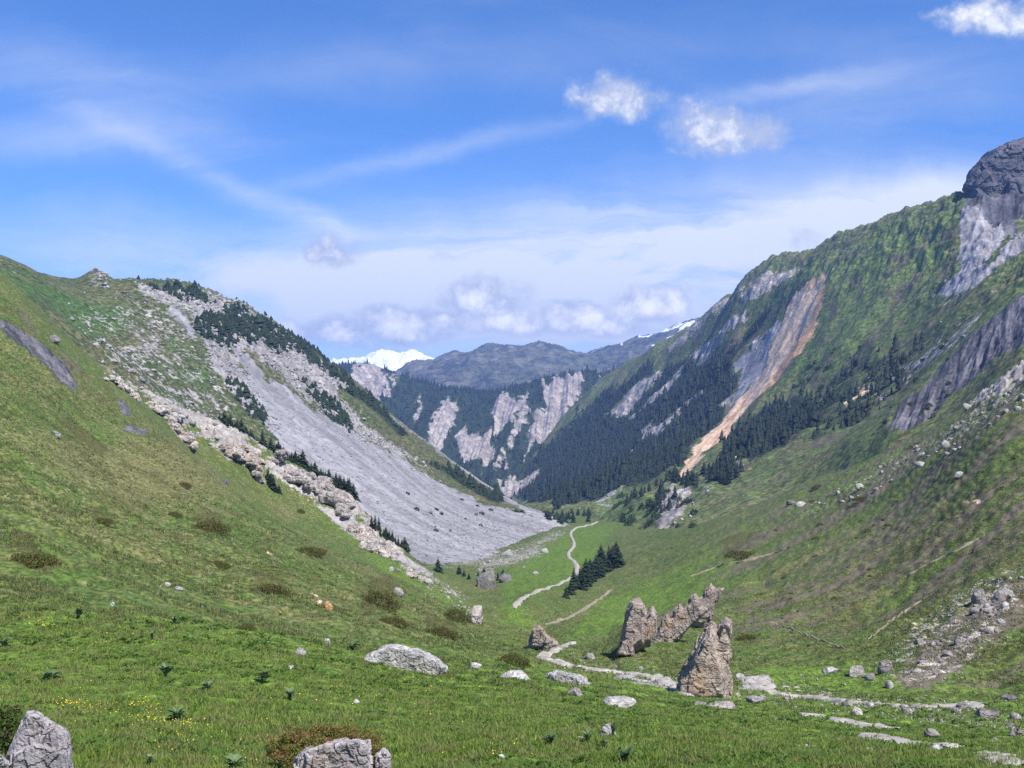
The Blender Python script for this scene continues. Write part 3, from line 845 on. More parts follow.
def r_disp(U, V, X, D, Z, M):
    al, ac = 0.5 * X + 0.86 * D, 0.86 * X - 0.5 * D
    s = smooth(480, 900, D)
    n = (3 + 12 * s) * (ridged(ac / (60 + 90 * s), al / 420, None, 4, 0.5) - 1.1) * 0.6
    n += 5 * fbm(X / 50, D / 50, None, 4) * (0.4 + s)
    n += np.clip(M['rock'] - .2, 0, 1) * 8 * (ridged(X / 26, D / 26, Z / 26, 5, 0.6) - 0.8) * (0.35 + 0.65 * s)
    n += (M['scree'] + M['ochre']) * (-2 * s + 0.6 * ridged(ac / 16, al / 200, None, 3)) * 0.8
    n += M['slate'] * (1.7 * ridged(ac / 7, al / 60, None, 4, 0.6) - 2)
    n += 0.6 * fbm(X / 6, D / 6, Z / 6, 3)
    n += 4.2 * smooth(330, 250, V) * (ridged(X / 26, D / 30, None, 4, 0.65) - 1.75)
    return n


terrain('forest_mountain', ctrl, 1.7, 470, 1210, DU, 330, 2800, PXV, r_disp, r_masks, M_FOREST, 0.01)

# ------------------------------------------------------------------ the ravined ridge that closes the valley
ctrl = []
crest = [(200, 400), (280, 370), (320, 366), (340, 362), (355, 360), (370, 361), (385, 366), (400, 372), (420, 378), (440, 384), (465, 388), (490, 389), (510, 386), (530, 380), (548, 374), (565, 369), (585, 367), (605, 368), (625, 370), (645, 372), (700, 380), (800, 400)]
for u, v in crest:
    v = v + 4
    ctrl += [(u, v, 2600 - 0.25 * abs(u - 400)), (u, v + 45, 3300)]
ctrl += [(200, 450, 2100), (300, 420, 2250), (350, 400, 2300), (400, 430, 2100), (400, 405, 2300), (440, 450, 1950), (440, 420, 2150), (500, 450, 1950), (500, 420, 2150), (560, 450, 1900), (560, 410, 2150), (480, 475, 1750), (520, 492, 1600), (600, 420, 2050), (640, 430, 2000), (700, 440, 2000), (800, 460, 2000),
         (400, 500, 1650), (500, 520, 1450), (540, 520, 1400), (300, 500, 1900), (600, 520, 1500), (700, 520, 1500), (200, 520, 1800), (800, 540, 1600)]


def m_masks(U, V, X, D, Z):
    w = 3.5 * fbm(X / 40, D / 40, Z / 40, 4)
    q = X * 0.95 - Z * 0.25
    v = V + 0.8 * w + 11 * fbm(q / 22, Z / 420, None, 4, 2.2, 0.6)
    u = U + w
    M = {}
    cl = [[(352, 366), (362, 360), (374, 361), (388, 372), (386, 392), (377, 406), (366, 402), (352, 386)],
          [(446, 402), (458, 403), (457, 420), (448, 436), (440, 450), (428, 444), (430, 424)],
          [(456, 437), (466, 428), (476, 430), (482, 442), (492, 438), (496, 448), (488, 460), (476, 470), (464, 466), (458, 450)],
          [(492, 408), (508, 396), (516, 404), (528, 394), (526, 408), (514, 420), (520, 432), (506, 428), (494, 432)],
          [(540, 388), (552, 376), (570, 373), (584, 375), (580, 392), (574, 402), (566, 418), (552, 432), (540, 440), (528, 436), (534, 420), (546, 400)],
          stroke([(602, 374), (588, 394), (572, 420), (552, 440)], [1, 4, 4, 1]), stroke([(528, 410), (518, 432), (508, 450)], [4, 3, 1]), stroke([(536, 436), (522, 456)], [4, 1]), stroke([(506, 458), (494, 478)], [2, 2]),
          stroke([(420, 398), (416, 416)], [1, 2]), stroke([(436, 450), (428, 462)], [2, 1]), stroke([(396, 378), (388, 392)], [1, 2])]
    M['rock'] = mask(u, v, cl, 4)
    M['rock'] = np.maximum(M['rock'], 0.75 * mask(u, v, [[(496, 482), (512, 476), (524, 480), (546, 472), (530, 490), (512, 500), (500, 496)]], 5))
    M['forest'] = np.clip(0.9 - M['rock'], 0, 1) * (1 - 0.45 * mask(u, v, [stroke([(418, 380), (412, 410)], 6), [(380, 364), (400, 372), (398, 384)], [(600, 384), (615, 380), (612, 392)]], 8))
    M['lush'] = 0.3 + 0 * U
    M['streak'] = np.clip(0.5 + 0.9 * fbm((X * 0.9 + D * 0.3) / 14, Z / 120, None, 4, 2.2, 0.6), 0, 1)
    return M


def m_disp(U, V, X, D, Z, M):
    q = X * 0.95 - Z * 0.25
    front = smooth(2750, 2450, D)
    n = 24 * front * (ridged(q / 150, Z / 700, None, 4, 0.5) - 1.1) * 0.7
    n += np.clip(M['rock'] - 0.2, 0, 1) * (13 * ridged(q / 30, Z / 520, None, 5, 0.65) - 14)
    n += 4 * fbm(X / 40, D / 40, Z / 40, 4)
    return n * front


terrain('cliff_ridge', ctrl, 2.0, 190, 820, DU, 1400, 3400, PXV, m_disp, m_masks, M_CLIFF, 0.012)

# ------------------------------------------------------------------ far blue ranges and the snow peaks
def range_(name, crest, d, drop, k, u0, u1, disp, masks, mat):
    ctrl = []
    for u, v in crest:
        ctrl += [(u, v, d), (u, v + drop * 0.45, d * 0.86), (u, v + drop, d * 0.72), (u, v + drop * 0.6, d * 1.2)]
    return terrain(name, ctrl, k, u0, u1, DU, d * 0.7, d * 1.22, PXV, disp, masks, mat, 0.012)


def f_masks(U, V, X, D, Z):
    n = fbm(X / 250, D / 250, Z / 150, 4)
    snowline = mask(U + 6 * n, V + 5 * n, [stroke([(700, 322), (676, 336), (658, 348)], [3, 2.5, 1]), stroke([(645, 338), (675, 327), (700, 320)], [0.7, 1.2, 1.5]), stroke([(640, 338), (655, 333)], 1.2), stroke([(620, 342), (626, 340)], 1.5), stroke([(570, 350), (578, 348)], 1), stroke([(650, 345), (668, 340)], 1.2)], 3)
    rocky = mask(U + 6 * n, V + 5 * n, [stroke([(436, 368), (448, 364)], 3), stroke([(445, 355), (470, 356)], 2), stroke([(590, 352), (640, 350)], 3)], 5)
    return {'snow': snowline, 'blocky': 0.25 + 0 * U, 'rock': rocky * 0.6, 'forest': smooth(365, 385, V) * 0.5, 'streak': 0.5 + 0 * U}


def f_disp(U, V, X, D, Z, M):
    return 95 * (ridged(X / 620 + 0.35 * D / 620, D / 900, None, 6, 0.58) - 1.05) * 0.5 + 10 * fbm(X / 150, D / 150, None, 4) - 26


range_('blue_mountains', [(250, 385), (330, 375), (380, 372), (395, 366), (415, 359), (430, 355), (442, 350), (450, 347), (460, 350), (472, 350), (484, 343), (493, 340), (503, 343), (515, 345), (530, 343), (545, 345), (560, 350), (575, 355), (590, 352), (605, 348), (620, 343), (640, 337), (655, 332), (670, 327), (690, 320), (710, 312), (740, 302), (800, 300), (900, 300)],
       4600, 60, 2.5, 240, 900, f_disp, f_masks, M_FAR)


def s_masks(U, V, X, D, Z):
    n = ridged(X / 260 + Z / 500, Z / 260, None, 4)
    return {'snow': np.clip(0.95 - 0.42 * np.clip(n - 0.75, 0, 1), 0, 1), 'rock': np.clip(0.75 * (n - 0.9), 0, 0.55), 'streak': 0.5 + 0 * U}


def s_disp(U, V, X, D, Z, M):
    return 120 * (ridged(X / 530 + 0.2 * D / 530, D / 740, None, 6, 0.6) - 1.0) * 0.5 - 52


range_('snow_mountain', [(240, 400), (300, 372), (325, 364), (340, 360), (355, 357), (370, 352), (385, 349), (395, 349), (405, 347), (413, 344), (418, 342), (423, 348), (432, 354), (445, 362), (470, 375), (540, 390)],
       6000, 50, 2.5, 235, 560, s_disp, s_masks, M_SNOW)
# ================================================================== things
ALL = ('ground', 'scree_mountain', 'forest_mountain', 'cliff_ridge')


def tag(o, label, cat, group=None):
    o['label'], o['category'] = label, cat
    if group:
        o['group'] = group
    return o


def link(name, me, mat=None, parent=None):
    o = bpy.data.objects.new(name, me)
    if mat and not me.materials:
        me.materials.append(mat)
    if parent:
        o.parent = parent
    COL.objects.link(o)
    return o


def set_tone(me, tone):
    a = me.attributes.new('tone', 'FLOAT', 'POINT')
    a.data.foreach_set('value', np.asarray(tone, np.float32))


# ------------------------------------------------------------------ stone
R_LIME = rock_mat('limestone', (0.34, 0.315, 0.29), (0.13, 0.12, 0.115), size=1.0)
R_CORNER = rock_mat('corner_limestone', (0.36, 0.325, 0.325), (0.15, 0.13, 0.12), (0.26, 0.2, 0.14), size=0.45, warmk=0.5, lichen=0.5)
R_PALE = rock_mat('pale_limestone', (0.44, 0.42, 0.395), (0.22, 0.21, 0.20), (0.4, 0.32, 0.22), size=0.8, warmk=0.2, lichen=0.35)
R_TOWER = rock_mat('weathered_limestone', (0.33, 0.275, 0.235), (0.13, 0.11, 0.10), (0.36, 0.22, 0.12), size=1.5, warmk=0.5, lichen=0.55)
R_CREST = rock_mat('cream_limestone', (0.42, 0.375, 0.335), (0.14, 0.13, 0.12), (0.36, 0.22, 0.11), size=4.5, warmk=0.4, lichen=0.5)
R_GREY = rock_mat('grey_rock', (0.24, 0.225, 0.21), (0.10, 0.10, 0.10), (0.28, 0.19, 0.12), size=1.5, warmk=0.3)
R_ORANGE = rock_mat('orange_stone', (0.42, 0.24, 0.12), (0.2, 0.13, 0.08), (0.45, 0.3, 0.18), size=0.8)
R_SUMMIT = rock_mat('summit_rock', (0.135, 0.13, 0.15), (0.06, 0.06, 0.072), (0.17, 0.15, 0.145), size=75, warmk=0.45, lichen=0.9)


def ico(sub):
    bm = bmesh.new()
    bmesh.ops.create_icosphere(bm, subdivisions=sub, radius=1)
    co = np.array([v.co[:] for v in bm.verts])
    fs = np.array([[v.index for v in f.verts] for f in bm.faces])
    bm.free()
    return co, fs


ICO = {k: ico(k) for k in (1, 2, 3, 4, 5)}


def boulder_mesh(name, w, h, dep, sub, seed, cuts=15):
    r = np.random.default_rng(seed)
    co, fs = ICO[sub]
    co = co.copy()
    for i in range(cuts):
        n = r.normal(size=3)
        n[2] = abs(n[2]) * 0.9 if i % 3 else n[2]
        n /= np.linalg.norm(n)
        c = r.uniform(0.50, 0.86)
        e = co @ n - c
        co -= np.outer(np.clip(e, 0, None), n) * 0.96
    o = r.uniform(0, 50)
    nn = co / np.linalg.norm(co, axis=1, keepdims=True)
    dsp = 0.08 * fbm(co[:, 0] * 1.3 + o, co[:, 1] * 1.3, co[:, 2] * 1.3, 3) + (0.09 if sub > 2 else 0.05) * ridged(co[:, 0] * 3 + o, co[:, 1] * 3, co[:, 2] * 3, 3)
    co = co + nn * dsp[:, None]
    lo, hi = co.min(0), co.max(0)
    co = (co - (lo + hi) / 2) / (hi - lo)
    co = co * np.array([w, dep, h * 1.45]) + np.array([0, 0, h * 0.275])      # a third of it is sunk into the turf
    return mesh_np(name, co, fs)


def boulder(u, v, wp, hp, label, mat=R_LIME, sub=3, seed=0, cat='boulder', name='boulder', group=None, tilt=0.0, surfs=ALL):
    p = at(u, v, surfs)
    if p is None:
        return None
    w, h = wp * p.y / FPX, hp * p.y / FPX
    me = boulder_mesh(name, w, h, max(0.75 * w, min(h, 1.3 * w)), sub, seed or int(u * 7 + v))
    o = link(name, me, mat)
    o.location = p + Vector((0, 0.15 * w, -0.05 * h))
    o.rotation_euler = (0, tilt, 0)
    return tag(o, label, cat, group)


def slab(outline, t, s=0.62, dd=0.0):
    c = np.mean(outline, 0)
    pts = []
    for u, v in outline:
        pts.append((u, v, dd))
        pts.append((c[0] + (u - c[0]) * s, c[1] + (v - c[1]) * (s * 0.9 + 0.1), dd - t))
        pts.append((c[0] + (u - c[0]) * s, c[1] + (v - c[1]) * s, dd + t))
    return pts


def hull_rock(name, pieces, base, mat, rough=0.06, vox=45, seed=1, flat=True, depth=None, stretch=(1, 1, 1), fine=1.0, hug=False, cells=((34, 0.85), (200, 0.55), (1200, 0.12))):
    """a rock made of wedge-shaped masses grown together; outlines give its true profile and the bed depth its distance"""
    p = at(*base) if depth is None else Vector(P(base[0], base[1], depth))
    d0 = p.y
    if hug:
        hugged = []
        for pc in pieces:
            a_ = np.array(pc)
            g_ = at(a_[:, 0].mean(), a_[:, 1].max() - 8)
            hugged.append([(u, v, dd + (g_.y - d0 if g_ is not None else 0)) for u, v, dd in pc])
        pieces = hugged
    bm = bmesh.new()
    for pc in pieces:
        vs = [bm.verts.new(Vector(P(u, v, d0 + dd)) - p) for u, v, dd in pc]
        g = bmesh.ops.convex_hull(bm, input=vs)
        bmesh.ops.delete(bm, geom=[x for x in g['geom_interior'] if isinstance(x, bmesh.types.BMVert)], context='VERTS')
    me = bpy.data.meshes.new(name)
    bm.to_mesh(me)
    bm.free()
    co = np.array([v.co[:] for v in me.vertices])
    size = float((co.max(0) - co.min(0)).max())
    tmp = bpy.data.objects.new('tmp', me)
    COL.objects.link(tmp)
    md = tmp.modifiers.new('r', 'REMESH')
    md.mode = 'VOXEL'
    md.voxel_size = size / vox
    dg = bpy.context.evaluated_depsgraph_get()
    out = bpy.data.meshes.new_from_object(tmp.evaluated_get(dg))
    bpy.data.objects.remove(tmp)
    ed = np.empty(len(out.edges) * 2, np.int32)
    out.edges.foreach_get('vertices', ed)
    lab_ = np.arange(len(out.vertices))
    ed = ed.reshape(-1, 2)
    while True:                                   # keep the one connected body
        lo_ = np.minimum(lab_[ed[:, 0]], lab_[ed[:, 1]])
        new_ = lab_.copy()
        np.minimum.at(new_, ed[:, 0], lo_)
        np.minimum.at(new_, ed[:, 1], lo_)
        new_ = new_[new_]
        if (new_ == lab_).all():
            break
        lab_ = new_
    ids_, cnt_ = np.unique(lab_, return_counts=True)
    if len(ids_) > 1:
        bm = bmesh.new()
        bm.from_mesh(out)
        bm.verts.ensure_lookup_table()
        bmesh.ops.delete(bm, geom=[bm.verts[k] for k in np.where(lab_ != ids_[cnt_.argmax()])[0]], context='VERTS')
        bm.to_mesh(out)
        bm.free()
    n = len(out.vertices)
    co = np.empty(n * 3)
    out.vertices.foreach_get('co', co)
    co = co.reshape(-1, 3)
    no = np.array([v.normal[:] for v in out.vertices])
    q = co / size * np.array(stretch) + seed * 3.1
    amp = size * rough
    dsp = fbm(q[:, 0] * 3, q[:, 1] * 3, q[:, 2] * 3, 2) * 0.35 + (ridged(q[:, 0] * 9, q[:, 1] * 9, q[:, 2] * 5, 4, 0.65) - 0.5) * 0.18 * fine
    r = np.random.default_rng(seed + 77)
    for kk, fa in cells:
        cen = co[r.integers(0, n, kk)] * np.array([1, 1, 1.0])
        off, tl = r.uniform(-1, 1, kk), r.normal(0, 1, (kk, 3))
        wq = co + 0.03 * size * np.stack([fbm(q[:, 0] * 6 + 9 * i, q[:, 1] * 6, q[:, 2] * 6, 2) for i in range(3)], 1)
        near_ = np.empty(n, int)
        for i0 in range(0, n, 4000):
            b = wq[i0:i0 + 4000]
            near_[i0:i0 + 4000] = ((b[:, None, :] - cen[None]) ** 2 * np.array([1, 1, 0.6])).sum(2).argmin(1)
        dsp = dsp + fa * (0.55 * off[near_] + 0.10 * fa * ((co - cen[near_]) / size * 9 * tl[near_]).sum(1))
    co = co + no * (dsp * amp)[:, None]
    out.vertices.foreach_set('co', co.ravel())
    out.update()
    out.polygons.foreach_set('use_smooth', np.full(len(out.polygons), not flat))
    out.name = name
    out.materials.clear()
    o = link(name, out, mat)
    o.location = p
    return o


summit = hull_rock('mountain', [slab([(975, 232), (963, 204), (963, 186), (972, 171), (985, 158), (1000, 146), (1014, 140), (1030, 139), (1050, 146), (1070, 170), (1080, 215), (1040, 235), (1000, 232), (982, 224)], 45, 0.72, 0),
                                slab([(1020, 240), (1030, 142), (1070, 160), (1110, 195), (1130, 240)], 50, 0.7, 10), slab([(968, 216), (970, 188), (990, 164), (1004, 200), (992, 230), (980, 224)], 22, 0.7, -20),
                                slab([(1000, 232), (1008, 176), (1030, 164), (1040, 218), (1020, 240)], 24, 0.6, -36)], (1000, 225), R_SUMMIT, 0.024, 130, 4, True, 985, (1.3, 1.3, 0.5), 1.2)
summit['kind'] = 'structure'

o = hull_rock('rock_pillar', [slab([(678, 692), (680, 676), (690, 656), (699, 641), (706, 629), (712, 623), (718, 632), (722, 645), (726, 662), (731, 680), (734, 712), (700, 716), (676, 706)], 2.4, 0.55),
                              slab([(714, 650), (720, 626), (726, 618), (730, 621), (731, 642), (729, 668), (722, 668)], 1.1, 0.6, 0.3), slab([(676, 708), (679, 680), (690, 670), (700, 680), (702, 712)], 1.6, 0.7, -0.6)], (707, 694), R_TOWER, 0.034, 105, 2)
tag(o, 'tall pointed limestone pillar with a split tip standing beside the track', 'rock pillar')
o = hull_rock('rock_pinnacle', [slab([(618, 655), (622, 630), (627, 608), (633, 598), (640, 597), (645, 605), (647, 622), (645, 646), (632, 656)], 2.6, 0.62), slab([(640, 648), (645, 618), (652, 606), (657, 613), (656, 634), (650, 646)], 2, 0.6, 1.0),
                                slab([(616, 655), (621, 640), (634, 638), (634, 658)], 1.8, 0.7, -1.6)], (633, 650), R_TOWER, 0.036, 95, 5)
tag(o, 'rounded limestone pinnacle with a shaded left side and ledges at its foot', 'rock pinnacle')
o = hull_rock('rock_outcrop', [slab([(646, 652), (654, 634), (664, 624), (676, 614), (690, 604), (702, 596), (708, 610), (692, 626), (676, 642), (660, 654)], 1.5, 0.75), slab([(657, 640), (662, 618), (667, 612), (672, 622), (670, 642)], 1.2, 0.6, -0.4), slab([(670, 634), (674, 610), (680, 602), (684, 610), (682, 634)], 1.2, 0.6, 0.2),
                               slab([(686, 622), (690, 598), (695, 593), (701, 600), (698, 620)], 1.2, 0.6, 0.6)], (664, 640), R_TOWER, 0.032, 110, 7, fine=1.4)
tag(o, 'low jagged grey outcrop climbing the grass between the pinnacle and the upright slab', 'outcrop')
o = hull_rock('rock_slab', [slab([(692, 630), (699, 604), (705, 589), (711, 583), (717, 588), (716, 600), (711, 618), (703, 632)], 1.5, 0.6), slab([(710, 600), (714, 588), (724, 588), (722, 594), (716, 604)], 0.9, 0.6, 0.6)], (704, 626), R_TOWER, 0.034, 90, 9)
tag(o, 'upright leaning rock slab with a black shaded edge, above and behind the tall pillar', 'rock slab')
o = hull_rock('rock_outcrop', [slab([(528, 650), (532, 630), (539, 624), (545, 630), (550, 648)], 1.6, 0.7), slab([(540, 652), (544, 634), (552, 638), (564, 650)], 1.5, 0.6, -0.5)], (544, 648), R_CREST, 0.06, 45, 3)
tag(o, 'small grey and ochre outcrop on the inside of the track bend', 'outcrop')
def crag(line, thick, n, base, label, seed, t, cw, mat=None):
    """a broken band of bedrock: many leaning wedges along a line"""
    r = np.random.default_rng(seed)
    L = np.array(line, float)
    seg = np.r_[0, np.cumsum(np.hypot(*np.diff(L, axis=0).T))]
    pcs = []
    n = int(n * 2.4)
    for k in range(n):
        q = (k + r.uniform(0, 1)) / n * seg[-1]
        c = np.array([np.interp(q, seg, L[:, 0]), np.interp(q, seg, L[:, 1])])
        th = np.interp(q / seg[-1], np.linspace(0, 1, len(thick)), thick)
        c = c + r.normal(0, 0.4, 2) * th
        w, h = cw * r.uniform(0.7, 1.5), 0.72 * th * r.uniform(0.35, 0.8)
        g_ = at(c[0], c[1] + 0.2 * h, ('ground',))
        dk = (g_.y if g_ is not None else at(*base).y) - at(*base).y + t * r.uniform(0.1, 0.5)
        out = [(c[0] - w * .5, c[1] + h * 1.3), (c[0] - w * r.uniform(.3, .55), c[1] - h * r.uniform(0, .5)), (c[0] + w * r.uniform(-.3, .2), c[1] - h * r.uniform(.6, 1.0)), (c[0] + w * r.uniform(.3, .5), c[1] - h * r.uniform(0, .5)), (c[0] + w * .6, c[1] + h * 1.6)]
        pcs.append(slab(out, 1.5 * t * r.uniform(.6, 1.2), 0.65, dk))
    o = hull_rock('rock_outcrop', pcs, base, mat or R_CREST, 0.017, 140, seed, fine=1.3, cells=((160, 0.9), (1500, 0.6)))
    tag(o, label, 'outcrop')


crag([(287, 476), (300, 476), (318, 486), (336, 494), (348, 512)], [6, 9, 11, 10, 5], 17, (318, 506), 'big cream limestone outcrop with an orange stained face above the pale gravel chute', 11, 3, 12)
crag([(204, 432), (218, 438), (236, 452), (250, 458), (262, 474)], [4, 7, 9, 10, 6], 18, (238, 468), 'broken cream limestone outcrop on the hillside crest beside dark shrub pines', 12, 2.8, 10)
crag([(108, 377), (122, 386), (134, 398)], [3, 5, 4], 8, (122, 390), 'highest and smallest bare limestone strip of the left hillside crest', 13, 2.5, 8)
crag([(150, 405), (166, 412), (182, 428), (194, 444)], [3, 6, 7, 4], 11, (178, 432), 'upper broken strip of bare limestone on the left hillside crest', 14, 3, 10)
crag([(350, 516), (362, 532), (374, 546), (386, 556)], [6, 9, 8, 4], 11, (364, 542), 'narrow limestone rib running down beside the pale gravel chute', 15, 3, 10)
crag([(382, 546), (391, 546), (398, 554)], [7, 9, 6], 6, (391, 553), 'grey rock hump just right of the row of small conifers', 16, 2, 9)
crag([(276, 458), (282, 454), (288, 460)], [4, 7, 5], 5, (283, 463), 'small pale crag perched between the two large crest outcrops', 17, 2, 7)
crag([(402, 566), (420, 578), (436, 590), (452, 602)], [2, 3.5, 4, 2], 12, (428, 590), 'low line of broken rock below the gravel chute, ending above the taller juniper', 18, 1.5, 7)

# the two rocks that rise from the grass at the lower edge
o = hull_rock('boulder', [slab([(2, 800), (6, 756), (20, 740), (29, 726), (27, 711), (36, 711), (58, 724), (69, 732), (73, 750), (76, 800)], 0.30, 0.82), slab([(6, 800), (12, 752), (34, 744), (66, 752), (74, 800)], 0.25, 0.9, -0.3)], (40, 772), R_CORNER, 0.022, 90, 21)
tag(o, 'large pale angular boulder half hidden by a grassy hummock at the lower left', 'boulder')
o = hull_rock('boulder', [slab([(-30, 800), (-24, 756), (0, 754), (12, 764), (18, 800)], 0.2, 0.75)], (-4, 778), R_LIME, 0.04, 50, 22)
tag(o, 'smooth pale stone in the bottom corner below the grassy hummock', 'boulder')
o = hull_rock('boulder', [slab([(290, 800), (294, 758), (306, 747), (318, 751), (334, 743), (350, 748), (363, 739), (370, 757), (374, 800)], 0.30, 0.85, -0.12), slab([(350, 800), (358, 742), (370, 740), (374, 800)], 0.25, 0.7, -0.18), slab([(372, 800), (376, 756), (384, 747), (390, 752), (392, 800)], 0.2, 0.7, -0.05),
                          slab([(296, 800), (304, 750), (330, 752), (336, 800)], 0.2, 0.7, -0.28)], (335, 775), R_CORNER, 0.035, 90, 23)
tag(o, 'grey fissured boulder capped with reddish heather at the lower edge', 'boulder')
# flat bedrock in the meadow
o = hull_rock('rock_outcrop', [slab([(361, 660), (372, 652), (388, 645), (404, 647), (424, 654), (440, 660), (447, 668), (438, 682), (400, 686), (366, 678)], 1.5, 0.85)], (404, 664), R_PALE, 0.035, 90, 25, fine=1.5)
tag(o, 'long flat pale rock outcrop lying in the meadow below the hillside', 'outcrop')
o = hull_rock('rock_outcrop', [slab([(545, 688), (547, 673), (556, 670), (566, 673), (582, 675), (591, 684), (588, 692), (566, 692)], 1.1, 0.55)], (568, 682), R_PALE, 0.045, 80, 26, fine=1.5)
tag(o, 'low lumpy grey outcrop at the meadow edge just below the track', 'outcrop')

BLD = [
    (514, 680, 34, 9, 'flat pale slab-like rock left of the lumpy grey outcrop below the track', R_PALE), (575, 696, 16, 9, 'small brownish rock in the grass below the lumpy grey outcrop', R_LIME),
    (620, 706, 34, 9, 'long white flat-topped rock lying in the grass left of the tall pillar', R_PALE), (608, 736, 18, 13, 'bright white angular rock with a leafy plant growing against it', R_PALE),
    (580, 740, 8, 4, 'very small white stone left of the white rock with the leafy plant', R_PALE), (300, 656, 12, 9, 'rounded grey rock alone in the meadow, left of the flat outcrop', R_LIME),
    (327, 644, 7, 6, 'small white stone just above the rounded grey meadow rock', R_PALE), (290, 669, 7, 4, 'tiny white stone in the meadow below the rounded grey rock', R_PALE),
    (327, 609, 11, 8, 'orange stone on the turf hillside', R_ORANGE), (356, 703, 7, 4, 'tiny pale stone in the middle of the meadow above the heather-capped boulder', R_PALE),
    (502, 758, 8, 4, 'small white stone near the bottom edge, right of the heather-capped boulder', R_PALE), (475, 668, 14, 6, 'low pale stone between the flat outcrop and the slab-like rock', R_PALE),
    (475, 623, 16, 19, 'pointed pinkish rock standing beside a dark juniper on the hillside', R_CREST), (486, 588, 20, 20, 'grey rock knob among small trees at the edge of the valley floor', R_GREY),
    (505, 582, 14, 10, 'pale rock just right of the grey knob at the valley floor', R_GREY), (398, 595, 12, 8, 'pale rock cluster beside the brown heath on the hillside', R_LIME),
    (857, 676, 17, 11, 'rounded grey boulder at the foot of the right slope', R_LIME), (886, 672, 16, 13, 'dark blocky boulder pile at the foot of the right slope', R_GREY),
    (871, 680, 12, 7, 'low pinkish boulder between the rounded one and the dark pile', R_LIME), (832, 673, 18, 6, 'flat white stone left of the rounded grey boulder at the slope foot', R_PALE),
    (890, 688, 9, 8, 'pale triangular stone below the dark boulder pile', R_PALE), (857, 714, 13, 8, 'cream boulder between the two lower stretches of bare track', R_PALE),
    (848, 706, 10, 7, 'small grey stone just behind the cream boulder by the track', R_GREY), (1010, 701, 17, 6, 'low grey boulder at the meadow edge on the far right', R_GREY),
    (990, 718, 22, 9, 'broad grey boulder on the meadow by the right-hand bare track', R_GREY), (932, 738, 16, 10, 'grey angular boulder above the lowest stretch of bare track', R_GREY),
    (937, 750, 14, 6, 'flat pale stone at the end of the lowest bare track', R_PALE), (1017, 736, 15, 9, 'bluish grey boulder cut by the right edge of the meadow', R_GREY),
    (980, 604, 16, 16, 'grey boulder with a dark undercut on the right stony slope', R_GREY), (1004, 600, 22, 13, 'pinkish broad boulder on the right stony slope', R_LIME),
    (975, 613, 10, 6, 'small stone wedged below the undercut grey boulder', R_GREY), (958, 644, 9, 9, 'grey stone heading the lower stone chute on the right slope', R_GREY),
    (920, 645, 10, 7, 'small pinkish stone on the turf left of the stone chute', R_LIME), (934, 646, 9, 5, 'small flat stone between the turf and the stone chute', R_LIME),
    (968, 409, 10, 6, 'bright white slab below the dark crags on the right skyline slope', R_PALE), 
    (960, 476, 12, 5, 'white flat rock in the turf of the right slope, well below the broken crags', R_PALE), (921, 466, 11, 5, 'white flat rock left of and above its lone neighbour on the right slope', R_PALE),
    (802, 506, 14, 5, 'white flat stone on the green shoulder of the right slope', R_PALE), (792, 504, 10, 4, 'small dark stone beside the white flat stone on the green shoulder', R_GREY),
    (860, 488, 9, 5, 'white stone at the lower end of the debris line on the right slope', R_PALE),
    (55, 436, 11, 6, 'small grey rock in the turf high on the left hillside', R_GREY), (53, 342, 14, 8, 'grey rock above the long slate slab on the left hillside', R_GREY),
    (165, 586, 12, 4, 'low pale stone breaking the turf in the middle of the left hillside', R_PALE), (178, 590, 10, 4, 'second low pale stone just downhill of the first in the middle of the left hillside', R_PALE), (112, 606, 5, 4, 'tiny white stone above the meadow on the left', R_PALE),
    (741, 679, 10, 6, 'pale block beside the gravel patch right of the tall pillar', R_PALE), (756, 702, 20, 5, 'flat grey stone in front of the gravel patch', R_LIME),
    (722, 708, 30, 5, 'long low pinkish stone in the grass right below the tall pillar', R_LIME), (700, 706, 14, 4, 'small low stone in the grass below the tall pillar', R_LIME),
    (545, 553, 8, 5, 'white boulder on the valley floor below the scree', R_PALE), (536, 574, 6, 3, 'white stone on the valley grass nearer than the white boulder', R_PALE),
    (507, 556, 14, 7, 'bright block pile at the toe of the scree', R_PALE)]
for (u, v, w, h, lab, mt) in BLD:
    boulder(u, v, w, h, lab, mt, 4 if w > 15 else 3, cat='boulder' if w > 11 else 'stone', name='boulder' if w > 11 else 'stone')

# loose stones: copies of a few shapes
protos = [boulder_mesh('stone', 1, 0.62, 0.85, 2, 100 + i, 7) for i in range(6)]


def stones(poly, n, px, label, group, mats, seed, lone=None):
    r = np.random.default_rng(seed)
    pts = np.array(poly, float)
    lo, hi = pts.min(0), pts.max(0)
    k = 0
    while k < n:
        u, v = r.uniform(lo[0], hi[0]), r.uniform(lo[1], hi[1])
        if sd_poly(np.array([u], np.float32), np.array([v], np.float32), poly, 1)[0] <= 0 or fbm(np.array([u / 14.0]), np.array([v / 8.0]))[0] < -0.12:
            continue
        p = at(u, v, ('ground',))
        if p is None:
            k += 1
            continue
        s = px * r.lognormal(0, 0.45) * p.y / FPX
        o = bpy.data.objects.new('stone', protos[r.integers(6)])
        o.location = p - Vector((0, 0, 0.12 * s))
        o.scale = (s, s, s * r.uniform(0.7, 1.1))
        o.rotation_euler = (0, 0, r.uniform(0, 6.28))
        COL.objects.link(o)
        tag(o, label, 'stone', group)
        k += 1


